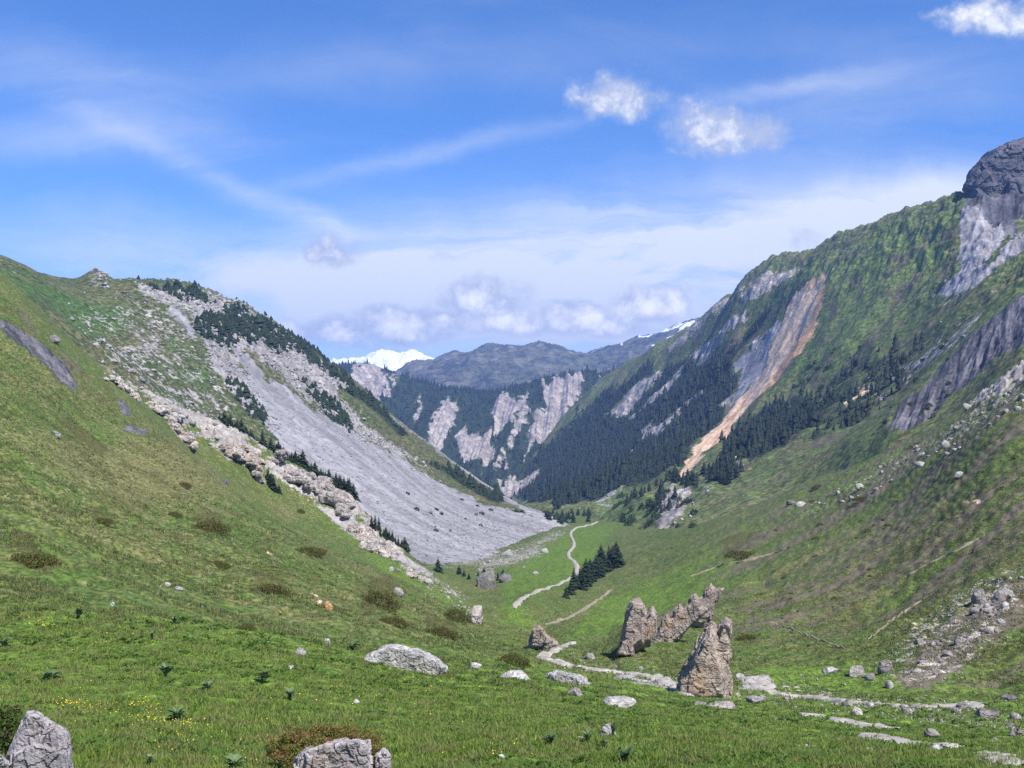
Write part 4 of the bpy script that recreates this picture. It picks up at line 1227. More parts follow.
for me in protos[:3]:
    me.materials.append(R_LIME)
for me in protos[3:5]:
    me.materials.append(R_PALE)
protos[5].materials.append(R_GREY)
stones([(770, 690), (840, 694), (900, 700), (1024, 712), (1024, 745), (930, 728), (860, 712), (790, 704)], 46, 5, 'small loose limestone block strewn beside the bare tracks on the right meadow', 'stones beside the bare tracks', None, 1)
stones([(560, 652), (640, 664), (690, 682), (660, 686), (600, 674)], 28, 3.2, 'small pale stone in the gravel along the track left of the tall pillar', 'stones along the track', None, 2)
stones([(900, 682), (930, 645), (975, 600), (1024, 570), (1024, 610), (970, 655), (930, 690)], 52, 5, 'loose stone in the stone chute on the lower right slope', 'stones of the chute', None, 3)
stones([(810, 506), (870, 470), (930, 436), (1024, 380), (1024, 410), (940, 462), (880, 492), (820, 516)], 58, 4.0, 'pale stone in the debris line across the right slope', 'stones of the debris line', None, 4)
stones([(370, 545), (420, 575), (470, 608), (480, 620), (440, 600), (390, 570)], 20, 3.5, 'pale stone spilled below the crest outcrops on the left hillside', 'stones below the crest', None, 5)
stones([(740, 676), (800, 690), (800, 708), (690, 700), (700, 692)], 18, 4, 'small stone in the grass around the gravel patch right of the pillar', 'stones by the gravel patch', None, 6)
stones([(470, 568), (530, 545), (556, 532), (560, 540), (530, 566), (480, 585)], 22, 3, 'pale block scattered on the valley grass at the toe of the scree', 'blocks at the scree toe', None, 7)
stones([(110, 372), (150, 395), (220, 425), (282, 474), (276, 486), (210, 446), (140, 404)], 42, 5.5, 'cream block lying among the broken crest outcrops of the left hillside', 'blocks on the crest', None, 8)

# ------------------------------------------------------------------ tracks and trails
M_TRACK = plain_mat('pale_gravel', (0.25, 0.22, 0.18), (0.48, 0.44, 0.38), 1.6, 0.06)
M_TRAIL = plain_mat('trodden_earth', (0.17, 0.14, 0.095), (0.33, 0.27, 0.20), 1.2, 0.05)


def track(pts, width, mat=None, name='path'):
    dens = []
    for a, b in zip(pts[:-1], pts[1:]):
        n = max(2, int(math.hypot(b[0] - a[0], b[1] - a[1]) / 1.5))
        dens += [(a[0] + (b[0] - a[0]) * i / n, a[1] + (b[1] - a[1]) * i / n) for i in range(n)]
    dens.append(pts[-1])
    W = [at(u, v, ('ground',)) for u, v in dens]
    W = np.array([w[:] for w in W if w is not None])
    if len(W) < 3:
        return
    for _ in range(4):
        W[1:-1] = 0.25 * W[:-2] + 0.5 * W[1:-1] + 0.25 * W[2:]
    co, fs = [], []
    k = 7
    for i, p in enumerate(W):
        tv = W[min(i + 1, len(W) - 1)][:2] - W[max(i - 1, 0)][:2]
        tv = tv / max(np.hypot(*tv), 1e-6)
        nv = np.array([-tv[1], tv[0]])
        e = min(1.0, (i + 0.6) / 3, (len(W) - i - 0.4) / 3)
        wl = width * 0.55 * e * (1 + 0.12 * math.sin(i * 0.7 + p[0]) * math.sin(i * 0.31))
        for j in range(k):
            q = p[:2] + nv * wl * (2 * j / (k - 1) - 1)
            zz = max(zat(q[0] + ex, q[1] + ey) for ex, ey in ((0, 0), (0, 0.004 * q[1]), (0, -0.004 * q[1])))
            co.append((q[0], q[1], zz + (0.03 + 0.0007 * p[1]) * (1 if 1 < j < k - 2 else (0.2 if 0 < j < k - 1 else -2.2))))
    for i in range(len(W) - 1):
        for j in range(k - 1):
            a = i * k + j
            fs.append((a, a + 1, a + k + 1, a + k))
    me = mesh_np(name, co, fs)
    o = link(name, me, mat or M_TRACK)
    o['kind'] = 'structure'
    me.polygons.foreach_set('use_smooth', np.ones(len(fs), bool))


track([(514.5, 609), (516, 604), (521, 599), (530, 595), (538, 591), (548, 588), (559, 584.5), (568, 580), (576, 574), (578, 567), (573, 561), (567, 556), (569, 552), (574, 547), (574, 541), (570, 536), (571, 531), (576, 528), (588, 526), (598, 522)], 2.2)
track([(545, 624.5), (556, 622), (566, 619), (578, 613), (590, 605), (602, 597), (612, 590)], 1.1, M_TRAIL)
track([(576, 643), (568, 644), (560, 647), (552, 652), (541, 657), (548, 660), (560, 662.5), (574, 666), (590, 669), (610, 671.5), (630, 673.5), (648, 675.5), (664, 680), (680, 688), (690, 697)], 1.6)
track([(764, 691), (784, 695), (808, 697.5), (838, 701), (866, 704), (900, 706), (938, 706.5)], 0.8)
track([(799, 714.5), (815, 716), (830, 719), (850, 722), (870, 726), (896, 730)], 1.5)
track([(862, 735), (880, 738), (900, 742), (925, 746), (944, 749)], 1.4)
track([(938, 706), (955, 706.5), (984, 706)], 1.7)
track([(808, 697), (822, 698.5), (838, 701)], 1.5)
track([(984, 754), (1000, 759), (1024, 767)], 0.9)
track([(746, 678), (757, 679), (762, 686), (770, 692)], 2.4)

track([(768, 622), (785, 627), (803, 634), (822, 641), (846, 650)], 0.28, M_TRAIL)
track([(868, 640), (890, 622), (912, 607), (932, 594)], 0.28, M_TRAIL)
track([(905, 578), (930, 563), (955, 552), (985, 536)], 0.25, M_TRAIL)
track([(690, 577), (720, 566), (752, 560), (790, 548)], 0.3, M_TRAIL)

# ------------------------------------------------------------------ foliage
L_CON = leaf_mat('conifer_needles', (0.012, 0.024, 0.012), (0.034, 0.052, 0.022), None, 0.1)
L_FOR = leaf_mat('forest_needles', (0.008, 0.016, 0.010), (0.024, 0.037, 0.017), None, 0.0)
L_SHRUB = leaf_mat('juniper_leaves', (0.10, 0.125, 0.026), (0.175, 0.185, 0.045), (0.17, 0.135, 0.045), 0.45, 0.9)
L_BUSH = leaf_mat('alder_leaves', (0.028, 0.055, 0.014), (0.06, 0.10, 0.026), None, 0.2)
L_HEATH = leaf_mat('heather_leaves', (0.17, 0.20, 0.04), (0.30, 0.27, 0.07), (0.34, 0.21, 0.09), 0.45, 0.13)
L_PLANT = leaf_mat('broad_leaves', (0.07, 0.13, 0.04), (0.22, 0.29, 0.14), None, 0.25)
L_GRASS = leaf_mat('grass_blades', (0.06, 0.135, 0.014), (0.31, 0.39, 0.085), (0.25, 0.26, 0.085), 0.45, 0.7)
L_TURF = leaf_mat('hummock_turf', (0.05, 0.10, 0.014), (0.10, 0.16, 0.03), (0.08, 0.07, 0.03), 0.3, 0.15)
M_BARK = plain_mat('bark', (0.06, 0.045, 0.035), (0.12, 0.09, 0.07), 6)
M_FLOWER = plain_mat('yellow_petals', (0.75, 0.52, 0.02), (0.85, 0.65, 0.04), 8)


def conifer(seed, wide=0.30):
    """unit-height conifer: trunk and crown meshes"""
    r = np.random.default_rng(seed)
    co, fs, tone = [], [], []
    nw = 15
    for i in range(nw):
        f = i / (nw - 1)
        z = 0.10 + 0.86 * f
        R = wide * (1 - f) ** 0.85 * r.uniform(0.75, 1.15) + 0.015
        nb = int(9 - 4 * f)
        for b in range(nb):
            a = 6.283 * (b + r.uniform(-.35, .35)) / nb + i
            L = R * r.uniform(0.65, 1.2)
            dx, dy = math.cos(a), math.sin(a)
            w = 0.36 * L + 0.012
            dr = L * r.uniform(0.25, 0.6)
            t0 = r.uniform(0, 1)
            k = len(co)
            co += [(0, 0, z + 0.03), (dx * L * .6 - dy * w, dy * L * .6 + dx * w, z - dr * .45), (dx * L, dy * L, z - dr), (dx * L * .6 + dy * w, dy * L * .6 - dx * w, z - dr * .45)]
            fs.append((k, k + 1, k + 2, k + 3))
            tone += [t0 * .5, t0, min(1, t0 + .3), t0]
    k = len(co)
    crown = mesh_np('crown', np.array(co), np.array(fs))
    set_tone(crown, tone)
    crown.materials.append(L_CON)
    co, fs = [], []
    for z, rr in ((-0.06, 0.026), (0.35, 0.018), (0.97, 0.003)):
        co += [(rr * math.cos(q * 1.0472), rr * math.sin(q * 1.0472), z) for q in range(6)]
    for s in range(2):
        for q in range(6):
            a, b = s * 6 + q, s * 6 + (q + 1) % 6
            fs.append((a, b, b + 6, a + 6))
    trunk = mesh_np('trunk', np.array(co), np.array(fs))
    trunk.materials.append(M_BARK)
    return trunk, crown


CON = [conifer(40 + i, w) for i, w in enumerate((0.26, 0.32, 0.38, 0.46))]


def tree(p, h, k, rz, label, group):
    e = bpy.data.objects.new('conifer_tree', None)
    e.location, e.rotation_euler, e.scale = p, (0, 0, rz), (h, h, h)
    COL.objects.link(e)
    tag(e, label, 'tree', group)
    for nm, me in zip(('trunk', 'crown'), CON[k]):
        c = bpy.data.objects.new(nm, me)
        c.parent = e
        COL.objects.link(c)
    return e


tr = random.Random(3)


def trees(spots, hpx, label, group, surfs=ALL, jit=0.3):
    for u, v in spots:
        p = at(u, v, surfs)
        if p is not None:
            tree(p - Vector((0, 0, .2)), hpx * tr.uniform(1 - jit, 1 + jit) * p.y / FPX, tr.randrange(4), tr.uniform(0, 6), label, group)


trees([(577, 588), (582, 586), (586, 580), (590, 584), (594, 577), (598, 574), (602, 577), (606, 569), (610, 572), (614, 565), (618, 568), (571, 594), (566, 598), (590, 573), (601, 566), (596, 570), (584, 590), (609, 564), (574, 590), (580, 582), (593, 581), (605, 573), (612, 567), (599, 578), (588, 587), (616, 561)], 19,
      'dark conifer in the clump on the slope above the valley track', 'conifers above the valley track')
trees([(546 + tr.uniform(0, 44), 513 + tr.uniform(0, 10)) for _ in range(26)], 8, 'tiny dark conifer in the grove between the scree toe and the far track', 'conifers at the scree toe')
trees([(372 + i * 3.0 + tr.uniform(-1, 1), 528 + i * 1.9 + tr.uniform(-2, 2)) for i in range(13)], 13, 'small conifer in the row along the crest below the pale gravel chute', 'conifers below the gravel chute')
trees([(438, 572)], 15, 'lone slim conifer among stones below the hillside crest', None)
trees([(459, 574), (464, 576), (469, 579), (478, 576), (484, 574), (492, 577), (498, 580), (503, 578)], 9, 'little conifer among the grey rock knobs at the valley floor edge', 'conifers among the grey knobs')
trees([(268, 480), (271, 484), (275, 488), (279, 493), (273, 490)], 13, 'dark conifer in the clump in front of the crest between the two large outcrops', 'conifers between the outcrops')
trees([(973, 553)], 10, 'single small dark conifer on the brown turf of the right slope', None)
trees([(668 + tr.uniform(0, 26), 476 + tr.uniform(0, 10)) for _ in range(10)], 11, 'conifer on top of the dark rocky knoll across the valley', 'conifers on the knoll')
trees([(696 + tr.uniform(0, 34), 470 + tr.uniform(0, 16)) for _ in range(16)], 10, 'dark conifer at the lower edge of the wood right of the knoll', 'conifers right of the knoll')


def behind_crest(u, back):
    s = SURF['ground']
    i = int(np.argmin(np.abs(s.us - u)))
    sel_ = (s.D[i] > 150) & (s.D[i] < 320)
    j = np.where(sel_)[0][np.argmin(s.V[i][sel_])]
    d = s.D[i, j] + back
    return Vector(((u - 512) / FPX * d, d, float(np.interp(d, s.D[i], s.Z[i]))))


for i in range(58):
    u = 218 + (355 - 218) * (i + tr.random()) / 58
    p = behind_crest(u, tr.uniform(2, 14))
    tree(p, tr.uniform(3.2, 6.0), tr.choice((1, 2, 3, 3)), tr.uniform(0, 6), 'dark shrubby pine in the belt behind the crest outcrops of the left hillside', 'pines behind the crest')


def leaf_dome(name, w, h, dep, n, leaf, mat, seed, irr=0.35, up=1.8):
    """a mound of small leaves: an uneven dome filled with little faces"""
    r = np.random.default_rng(seed)
    a, ph = r.uniform(0, 6.283, n), np.arccos(r.uniform(0, 1, n))
    rad = r.uniform(0.55, 1.0, n) ** 0.6
    dirv = np.stack([np.cos(a) * np.sin(ph), np.sin(a) * np.sin(ph), np.cos(ph)], 1)
    rad = rad * (1 + irr * fbm(dirv[:, 0] * 2 + seed, dirv[:, 1] * 2, dirv[:, 2] * 2, 3))
    c = dirv * rad[:, None] * np.array([w / 2, dep / 2, h])
    t = r.normal(size=(n, 3)); t[:, 2] = abs(t[:, 2]) * up
    t /= np.linalg.norm(t, axis=1, keepdims=True)
    b = np.cross(t, r.normal(size=(n, 3)))
    b /= np.linalg.norm(b, axis=1, keepdims=True)
    L = leaf * r.uniform(0.6, 1.4, n)[:, None]
    co = np.stack([c - t * L, c + b * L * 0.5, c + t * L, c - b * L * 0.5], 1).reshape(-1, 3)
    fs = np.arange(4 * n).reshape(n, 4)
    me = mesh_np(name, co, fs)
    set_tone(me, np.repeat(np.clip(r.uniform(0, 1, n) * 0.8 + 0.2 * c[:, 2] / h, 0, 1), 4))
    me.materials.append(mat)
    return me


def mound(u, v, wp, hp, label, cat='shrub', name='shrub', mat=L_SHRUB, n=700, group=None, seed=0, lean=0.0, leafk=0.055, depk=0.8, surfs=ALL):
    p = at(u, v, surfs)
    if p is None:
        return
    w, h = wp * p.y / FPX, hp * p.y / FPX
    o = link(name, leaf_dome(name, w, h, depk * w, n, leafk * w, mat, seed or int(u + 3 * v)), mat)
    o.location = p + Vector((0, 0.05 * w, -0.25 * h))
    o.rotation_euler = (0, lean, 0)
    return tag(o, label, cat, group)


for (u, v, w, h, lab) in [(208, 530, 32, 17, 'dark olive juniper mat alone in the middle of the left hillside'), (270, 594, 34, 18, 'broad brownish-green juniper mat above the meadow on the left hillside'),
                          (376, 606, 40, 28, 'large brown-green juniper spreading below the pale rock cluster'), (392, 624, 26, 12, 'small brown heath patch at the foot of the large juniper'),
                          (440, 637, 32, 17, 'round brown juniper below the taller green one'), (455, 619, 26, 21, 'taller dark green juniper beside the pointed pinkish rock'),
                          (512, 664, 32, 18, 'dark juniper at the right end of the meadow, above the slab-like rock'), (101, 523, 20, 10, 'small yellowish juniper with a black shadow on the left hillside'),
                          (30, 563, 46, 18, 'wide orange-brown heath patch on the left hillside above the meadow'), (174, 516, 14, 8, 'small dark juniper left of the olive mat'),
                          (246, 630, 18, 12, 'rusty heath tuft at the upper edge of the meadow'), (183, 486, 14, 7, 'dark small juniper high on the left hillside'), (218, 566, 18, 9, 'yellow-green low juniper in the turf above the meadow'),
                          (305, 553, 34, 10, 'low brown juniper strip on the slope below the pale gravel chute'), (300, 512, 8, 6, 'tiny black juniper bush near the crest outcrop'), (744, 556, 30, 8, 'dark low bush on the turf edge left of the brown slope'),
                          (748, 640, 20, 10, 'dark green bush just right of the tall pillar'), (862, 500, 16, 6, 'dark low bush below the debris line'), (818, 488, 12, 7, 'small dark bush left of the debris line')]:
    mound(u, v, w * 1.25, h * 0.7, lab, n=2600, leafk=0.022)
for i in range(30):
    mound(615 + tr.uniform(0, 80), 492 + tr.uniform(0, 36), tr.uniform(6, 11), tr.uniform(5, 9), 'small green alder bush on the gully side below the dark knoll', 'bush', 'bush', L_BUSH, 160, 'bushes below the knoll', 500 + i, leafk=0.11)
for i in range(46):
    mound(790 + tr.uniform(0, 160), 335 + tr.uniform(0, 90), tr.uniform(4, 8), tr.uniform(3, 6), 'dark bush dotted over the green face right of the landslide', 'bush', 'bush', L_BUSH, 90, 'bushes right of the landslide', 700 + i, leafk=0.14, surfs=('forest_mountain',))

for i in range(50):
    uu = 760 + tr.uniform(0, 260)
    mound(uu, 470 + tr.uniform(0, 150) - 0.25 * (uu - 760), tr.uniform(4, 9), tr.uniform(2, 3.6), 'low dark bush dotted over the brown turf of the right slope', 'bush', 'bush', L_SHRUB, 130, 'low bushes of the right slope', 900 + i, leafk=0.09, surfs=('ground',))
for i in range(18):
    uu = tr.uniform(400, 560)
    mound(uu, 500 + (uu - 400) * 0.16 + tr.uniform(-14, 26), tr.uniform(3, 6.5), tr.uniform(2, 4), 'dwarf pine dotted over the lower grey scree', 'dwarf pine', 'dwarf_pine', L_CON, 90, 'dwarf pines on the scree', 1200 + i, leafk=0.13, surfs=('scree_mountain',))
# hummock over the corner boulder and heather on the fissured one
mound(2, 757, 74, 62, 'grassy green hummock overhanging the pale corner boulder', 'grassy hummock', 'grass_hummock', L_TURF, 9000, None, 5, leafk=0.03, depk=0.9)
p = at(335, 775)
o = link('heather', leaf_dome('heather', 116 * p.y / FPX, 30 * p.y / FPX, 0.8, 20000, 0.014, L_HEATH, 8, 0.35, 1.0), L_HEATH)
o.location = p + Vector((-12 * p.y / FPX, 0.16, 14 * p.y / FPX))
tag(o, 'reddish brown heather cushion growing over the grey fissured boulder', 'heather')


def leafy_plant(u, v, wp, hp, label, seed):
    p = at(u, v, ('ground',))
    w, h = 0.85 * wp * p.y / FPX, 0.85 * hp * p.y / FPX
    r = np.random.default_rng(seed)
    e = bpy.data.objects.new('leafy_plant', None)
    e.location = p
    COL.objects.link(e)
    tag(e, label, 'plant')
    co, fs, tone = [], [], []
    for i in range(26):
        a = r.uniform(0, 6.283)
        L = r.uniform(0.55, 1.1) * w / 2
        z0 = r.uniform(0, 0.55) * h
        rise = r.uniform(0.3, 1.0) * h * (1 - z0 / h * 0.4)
        wd = L * r.uniform(0.16, 0.28)
        dx, dy = math.cos(a), math.sin(a)
        prev = None
        t0 = r.uniform(0, 1)
        for s in range(5):
            f = s / 4
            x = L * f
            z = z0 + rise * (1.5 * f - 0.75 * f * f)
            ww = wd * math.sin(math.pi * (0.12 + 0.86 * f)) + 0.001
            k = len(co)
            co += [(dx * x - dy * ww, dy * x + dx * ww, z + ww * .5), (dx * x, dy * x, z), (dx * x + dy * ww, dy * x - dx * ww, z + ww * .5)]
            tone += [t0, t0 * .7, t0]
            if prev is not None:
                fs += [(prev, prev + 1, k + 1, k), (prev + 1, prev + 2, k + 2, k + 1)]
            prev = k
    me = mesh_np('leaves', np.array(co), np.array(fs))
    set_tone(me, tone)
    link('leaves', me, L_PLANT, e)
    sw = 0.03 * w
    co = [(sw * math.cos(q * 1.0472) * s, sw * math.sin(q * 1.0472) * s, z) for z, s in ((-.03, 1.2), (0.5 * h, 1), (0.85 * h, .5)) for q in range(6)]
    fs = [(s * 6 + q, s * 6 + (q + 1) % 6, s * 6 + 6 + (q + 1) % 6, s * 6 + 6 + q) for s in range(2) for q in range(6)]
    sm = mesh_np('stem', np.array(co), np.array(fs))
    set_tone(sm, [0.4] * len(co))
    link('stem', sm, L_PLANT, e)


for i, (u, v, w, h, lab) in enumerate([(78, 618, 18, 14, 'leafy plant standing highest on the left, at the upper edge of the meadow'), (166, 677, 20, 16, 'grey-green leafy plant in the meadow below a small dark clump'),
                                       (177, 721, 26, 16, 'pale silvery leafy plant right behind the yellow flowers'), (264, 683, 20, 15, 'dark leafy plant left of the rounded grey meadow rock'), (52, 680, 26, 10, 'low spread of dark leaves in the left meadow'),
                                       (174, 623, 12, 8, 'little leafy plant near the upper meadow edge, left of the rusty heath tuft'), (152, 640, 10, 10, 'small upright leafy plant between the upper edge and the grey-green plant'), (550, 746, 18, 18, 'leafy plant left of the white rock, its leaves pale'),
                                       (588, 744, 16, 16, 'dark leafy plant touching the small white stone'), (613, 739, 11, 22, 'tall narrow leafy plant growing against the white rock'), (604, 752, 14, 14, 'leafy plant just below the white rock'),
                                       (625, 764, 24, 20, 'broad leafy plant at the bottom edge below the white rock'), (235, 770, 28, 16, 'pale leafy plant on the bottom edge left of the heather'), (150, 766, 16, 14, 'leafy plant at the bottom edge beneath the yellow flowers'),
                                       (352, 650, 22, 9, 'low green plants at the left tip of the flat outcrop'), (290, 700, 18, 14, 'leafy plant in the meadow above the heather'), (4, 648, 18, 12, 'leafy plant cut by the left edge of the meadow'), (208, 690, 20, 9, 'flat leafy plant right of the grey-green one')]):
    leafy_plant(u, v, w, h, lab, 900 + i)

# ------------------------------------------------------------------ uncountable cover
def stuff(name, co, fs, mat, label, cat, tone=None):
    me = mesh_np(name, co, fs)
    if tone is not None:
        set_tone(me, tone)
    o = link(name, me, mat)
    o['kind'] = 'stuff'
    o['label'] = label
    o['category'] = cat
    return o


def pick(sn, n, weight, seed, area=True):
    s = SURF[sn]
    r = np.random.default_rng(seed)
    w = weight(s).astype(float)
    if area:
        dX = np.abs(np.gradient(s.X, axis=0))
        dD = np.abs(np.gradient(s.D, axis=1))
        w = w * dX * dD
    w = np.clip(w, 0, None).ravel()
    cdf = np.cumsum(w)
    idx = np.clip(np.searchsorted(cdf, r.uniform(0, cdf[-1], n)), 0, w.size - 1)
    i, j = np.unravel_index(idx, s.D.shape)
    i2 = np.clip(i + 1, 0, s.D.shape[0] - 1)
    j2 = np.clip(j + 1, 0, s.D.shape[1] - 1)
    a, b = r.uniform(0, 1, n), r.uniform(0, 1, n)
    def lerp(A):
        return A[i, j] + (A[i2, j] - A[i, j]) * a + (A[i, j2] - A[i, j]) * b
    return np.stack([lerp(s.X), lerp(s.D), lerp(s.Z)], 1), i, j, r


def forest(sn, n, hm, weight, label, seed, mat=L_FOR, wide=1.0):
    pts, i, j, r = pick(sn, n, weight, seed)
    h = hm * r.lognormal(0, 0.42, n)
    k = 5
    ring = []
    co = np.zeros((n, 3 * (k + 1), 3))
    for t_, (zb, zt, rr) in enumerate(((0.05, 0.62, 0.24), (0.32, 0.84, 0.17), (0.60, 1.0, 0.105))):
        a = r.uniform(0, 6.283, n)[:, None] + np.arange(k)[None] * 6.283 / k
        rad = wide * rr * h[:, None] * r.uniform(0.7, 1.25, (n, k))
        b = t_ * (k + 1)
        co[:, b:b + k, 0] = np.cos(a) * rad
        co[:, b:b + k, 1] = np.sin(a) * rad
        co[:, b:b + k, 2] = zb * h[:, None] + r.uniform(-.05, .05, (n, k)) * h[:, None]
        co[:, b + k, 2] = zt * h
        ring += [(b + q, b + (q + 1) % k, b + k) for q in range(k)]
    co += pts[:, None, :]
    fs = (np.arange(n)[:, None, None] * 3 * (k + 1) + np.array(ring)[None]).reshape(-1, 3)
    tone = np.repeat(np.clip(r.normal(0.45, 0.28, n), 0, 1), 3 * (k + 1))
    return stuff('conifer_forest', co.reshape(-1, 3), fs, mat, label, 'forest', tone)


forest('forest_mountain', 34000, 5.8, lambda s: np.clip(s.M['forest'] - 0.36 + 0.36 * fbm(s.X / 40, s.D / 40, s.Z / 40, 3), 0, 0.5) * (s.D > 620) * (s.V < 515), 'dark conifer forest covering the lower right mountain', 31, L_FOR, 1.15)
forest('cliff_ridge', 17000, 7.5, lambda s: (s.M['forest'] + 0.25 * fbm(s.X / 60, s.D / 60, s.Z / 60, 3) > 0.55) * 1.0, 'blue-green conifer forest between the pale ravines', 32)
forest('scree_mountain', 8000, 2.7, lambda s: np.clip(s.M['forest'] - 0.40 + 0.25 * fbm(s.X / 20, s.D / 20, s.Z / 20, 3), 0, 0.5), 'dark mountain pines on the rocky upper scree slope', 33, L_CON, 2.1)


def chips(name, sn, n, smin, smax, weight, mat, label, cat, seed, flat=0.7, area=True):
    pts, i, j, r = pick(sn, n, weight, seed, area)
    s = np.clip(smin * r.pareto(1.9, n) + smin, smin, smax)
    if sn == 'ground':
        s = np.minimum(s, 0.0042 * pts[:, 1] * r.uniform(0.4, 1, n))
    base = np.array([[1, 0, 0], [0, 1, 0], [-1, 0, 0], [0, -1, 0], [0, 0, 1], [0, 0, -1]], float)
    fs0 = np.array([[0, 1, 4], [1, 2, 4], [2, 3, 4], [3, 0, 4], [1, 0, 5], [2, 1, 5], [3, 2, 5], [0, 3, 5]])
    co = base[None] * r.uniform(0.45, 1.15, (n, 6, 1)) + r.uniform(-.25, .25, (n, 6, 3))
    a = r.uniform(0, 6.283, n)
    ca, sa = np.cos(a)[:, None], np.sin(a)[:, None]
    x = co[..., 0] * ca - co[..., 1] * sa
    y = co[..., 0] * sa + co[..., 1] * ca
    co = np.stack([x, y, co[..., 2] * flat], 2) * (0.5 * s)[:, None, None] + pts[:, None, :] + np.array([0, 0, 0.1])[None, None] * s[:, None, None]
    fs = (np.arange(n)[:, None, None] * 6 + fs0[None]).reshape(-1, 3)
    return stuff(name, co.reshape(-1, 3), fs, mat, label, cat, np.repeat(r.uniform(0, 1, n), 6))


def stone_mat(name, c1, c2):
    m, t, b = new_mat(name)
    t.l.new(t.mix(t.attr('tone').outputs['Fac'], c1, c2), b.inputs['Base Color'])
    return m


S_SCREE = stone_mat('scree_stones', (0.20, 0.19, 0.20), (0.37, 0.355, 0.365))
S_BLOCK = stone_mat('grey_blocks', (0.20, 0.19, 0.185), (0.42, 0.395, 0.375))
S_NEAR = stone_mat('pale_rubble', (0.20, 0.18, 0.155), (0.44, 0.41, 0.37))
chips('scree', 'scree_mountain', 32000, 0.32, 2.0, lambda s: np.clip(s.M['scree'] - 0.4, 0, 1) + 0.25 * (s.M['scree'] > 0.3) * (s.V > 520), S_SCREE, 'broad grey scree of loose stones falling to the valley floor', 'scree', 41)
chips('rubble', 'scree_mountain', 11000, 1.1, 5.0, lambda s: np.clip(np.maximum(s.M['rock'], s.M['blocky'] * 0.8) - 0.28 + 0.3 * fbm(s.X / 25, s.D / 25, s.Z / 25, 3), 0, 1) * (1 - s.M['scree'] * 0.8), S_BLOCK, 'chaos of grey limestone blocks over the left mountain shoulder', 'rubble', 42)
chips('rubble', 'forest_mountain', 6000, 0.8, 4.0, lambda s: np.clip(s.M['rock'] + s.M['scree'] * 0.6 + np.clip(s.M['blocky'] - 0.3, 0, 1) * 0.8, 0, 1) * (s.M['slate'] < 0.3), S_BLOCK, 'grey rubble on the bare streaks of the right mountain', 'rubble', 43)
chips('rubble', 'ground', 14000, 0.08, 0.9, lambda s: np.clip(np.maximum(s.M['blocky'] * 1.2, s.M['scree']) - 0.15 + 0.35 * fbm(s.X / 6, s.D / 6, s.Z / 6, 3), 0, 1) * (s.D < 420) * (s.D > 20), S_NEAR, 'pale stony rubble scattered through the turf', 'rubble', 44, area=False)


def grass(n, seed, weight, hmin, hmax, mat, name, label, blades=6):
    pts, i, j, r = pick('ground', n, weight, seed, False)
    nb = n * blades
    base = np.repeat(pts, blades, 0)
    d = base[:, 1:2]
    base = base + r.normal(0, 1, (nb, 3)) * np.array([0.045, 0.045, 0]) * (0.6 + d / 40)
    h = np.repeat(r.uniform(hmin, hmax, n) * np.clip(1 + 1.3 * fbm(pts[:, 0] / 0.9, pts[:, 1] / 0.9, None, 3), 0.3, 2.3), blades)[:, None] * r.uniform(0.55, 1.2, (nb, 1))
    a = r.uniform(0, 6.283, nb)
    wd = (0.0065 + 0.00055 * d)
    side = np.stack([np.cos(a), np.sin(a), 0 * a], 1) * wd
    lean = np.stack([r.normal(0, .45, nb), r.normal(0, .45, nb), np.ones(nb)], 1)
    co = np.stack([base - side - [0, 0, 0.01], base + side - [0, 0, 0.01], base + lean * h], 1).reshape(-1, 3)
    tone = np.repeat(r.uniform(0, 1, n), blades) * 0.75 + r.uniform(0, .25, nb)
    return stuff(name, co, np.arange(3 * nb).reshape(nb, 3), mat, label, 'grass', np.repeat(tone, 3))


grass(76000, 51, lambda s: (s.D < 75) * (s.D > 9) * np.clip(s.M['lush'] * 1.4 - 0.2, 0, 1) * (s.U > -60) * (s.U < 1090) * (1 - np.clip(s.M['blocky'] * 1.5, 0, 0.8)), 0.03, 0.085, L_GRASS, 'grass', 'short bright meadow grass in the foreground')
L_DRY = leaf_mat('dry_grass', (0.05, 0.105, 0.018), (0.29, 0.29, 0.115), (0.17, 0.165, 0.06), 0.4, 1.2)
grass(62000, 52, lambda s: (s.D < 190) * (s.D > 28) * np.clip(1.0 - s.M['lush'], 0, 1) * (s.U > -60) * (s.U < 1090) * (1 - np.clip(s.M['rock'] + s.M['scree'] + s.M['slate'], 0, 1)) * np.clip(0.5 + 1.5 * fbm(s.X / 5, s.D / 5, None, 3), 0, 1), 0.06, 0.20, L_DRY, 'grass', 'tufty yellowish grass of the steeper hillsides', 4)

L_WEED = leaf_mat('weed_leaves', (0.045, 0.10, 0.016), (0.12, 0.19, 0.04), None, 0.3)


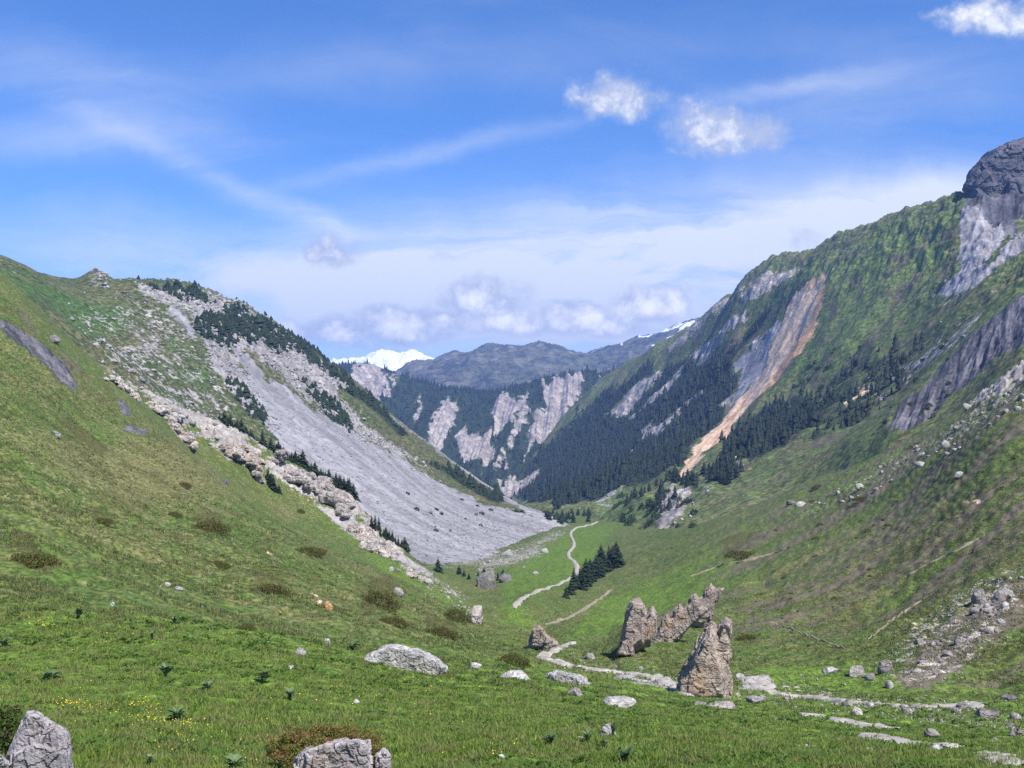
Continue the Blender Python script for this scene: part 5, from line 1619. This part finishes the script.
def weeds(n, seed):
    pts, i, j, r = pick('ground', n, lambda s: (s.D < 60) * (s.D > 10) * (s.M['lush'] > 0.5) * (s.U > -40) * (s.U < 1070) * np.clip(0.15 + 1.3 * fbm(s.X / 2.2, s.D / 2.2, None, 3), 0, 1), seed, False)
    k = 9
    nb = n * k
    base = np.repeat(pts, k, 0) + r.normal(0, 0.05, (nb, 3)) * np.array([1, 1, 0])
    a = r.uniform(0, 6.283, nb)
    L = np.repeat(r.uniform(0.05, 0.13, n), k)[:, None] * r.uniform(.6, 1.3, (nb, 1)) * np.clip(base[:, 1:2] / 25, 0.8, 1.8)
    out = np.stack([np.cos(a), np.sin(a), 0 * a], 1)
    sd = np.stack([-np.sin(a), np.cos(a), 0 * a], 1)
    up = np.array([[0, 0, 1.0]])
    el_ = r.uniform(0.3, 1.1, (nb, 1))
    co = np.stack([base, base + out * L * .5 + sd * L * .22 + up * L * el_ * .6, base + out * L + up * L * el_ * .7, base + out * L * .5 - sd * L * .22 + up * L * el_ * .6], 1).reshape(-1, 3)
    tone = np.repeat(np.repeat(r.uniform(0, 1, n), k) * .6 + r.uniform(0, .4, nb), 4)
    stuff('weeds', co, np.arange(4 * nb).reshape(nb, 4), L_WEED, 'dark broad-leaved weeds growing in patches through the meadow', 'weeds', tone)


weeds(4200, 71)

# flowers
def flowers(n, seed):
    r = np.random.default_rng(seed)
    pts = []
    cl = [(145, 706, 22, 4), (150, 724, 26, 5), (62, 706, 16, 4), (82, 708, 22, 3), (185, 728, 14, 3), (120, 718, 60, 8), (200, 745, 100, 18), (45, 626, 20, 4), (330, 700, 160, 40), (110, 640, 100, 25), (480, 755, 60, 12), (30, 620, 24, 5), (185, 740, 16, 5), (250, 762, 30, 6), (400, 690, 120, 20)]
    wt = [3.2, 4, 2.2, 2.6, 2.2, 3, 3, 1.2, 3, 2, 1.2, .8, 1.5, 1, 1.5]
    wt = np.array(wt) / sum(wt)
    while len(pts) < n:
        c = cl[r.choice(len(cl), p=wt)]
        u, v = r.normal(c[0], c[2] * .55), r.normal(c[1], c[3] * .55)
        if not (-20 < u < 1040 and v < 775):
            continue
        p = at(u, v, ('ground',))
        if p is not None:
            pts.append(p[:])
    pts = np.array(pts)
    pts[:, 2] += r.uniform(0.06, 0.13, n)
    s = r.uniform(0.006, 0.013, n) * np.clip(pts[:, 1] / 18, 0.8, 2)
    k = 5
    a = np.arange(k) * 6.283 / k
    co = np.zeros((n, k + 1, 3))
    co[:, :k, 0] = np.cos(a) * s[:, None]
    co[:, :k, 1] = np.sin(a) * s[:, None]
    co[:, :k, 2] = 0.35 * s[:, None]
    tilt = r.uniform(-.8, .2, n)
    z = co[..., 2].copy()
    co[..., 2] = z + co[..., 1] * -tilt[:, None] * 0.8
    co += pts[:, None]
    ring = np.array([(q, (q + 1) % k, k) for q in range(k)])
    fs = (np.arange(n)[:, None, None] * (k + 1) + ring[None]).reshape(-1, 3)
    o = stuff('flowers', co.reshape(-1, 3), fs, M_FLOWER, 'small yellow meadow flowers sprinkled in the grass', 'flowers')


flowers(380, 61)
setup_view()
setup_sky()
setup_haze()
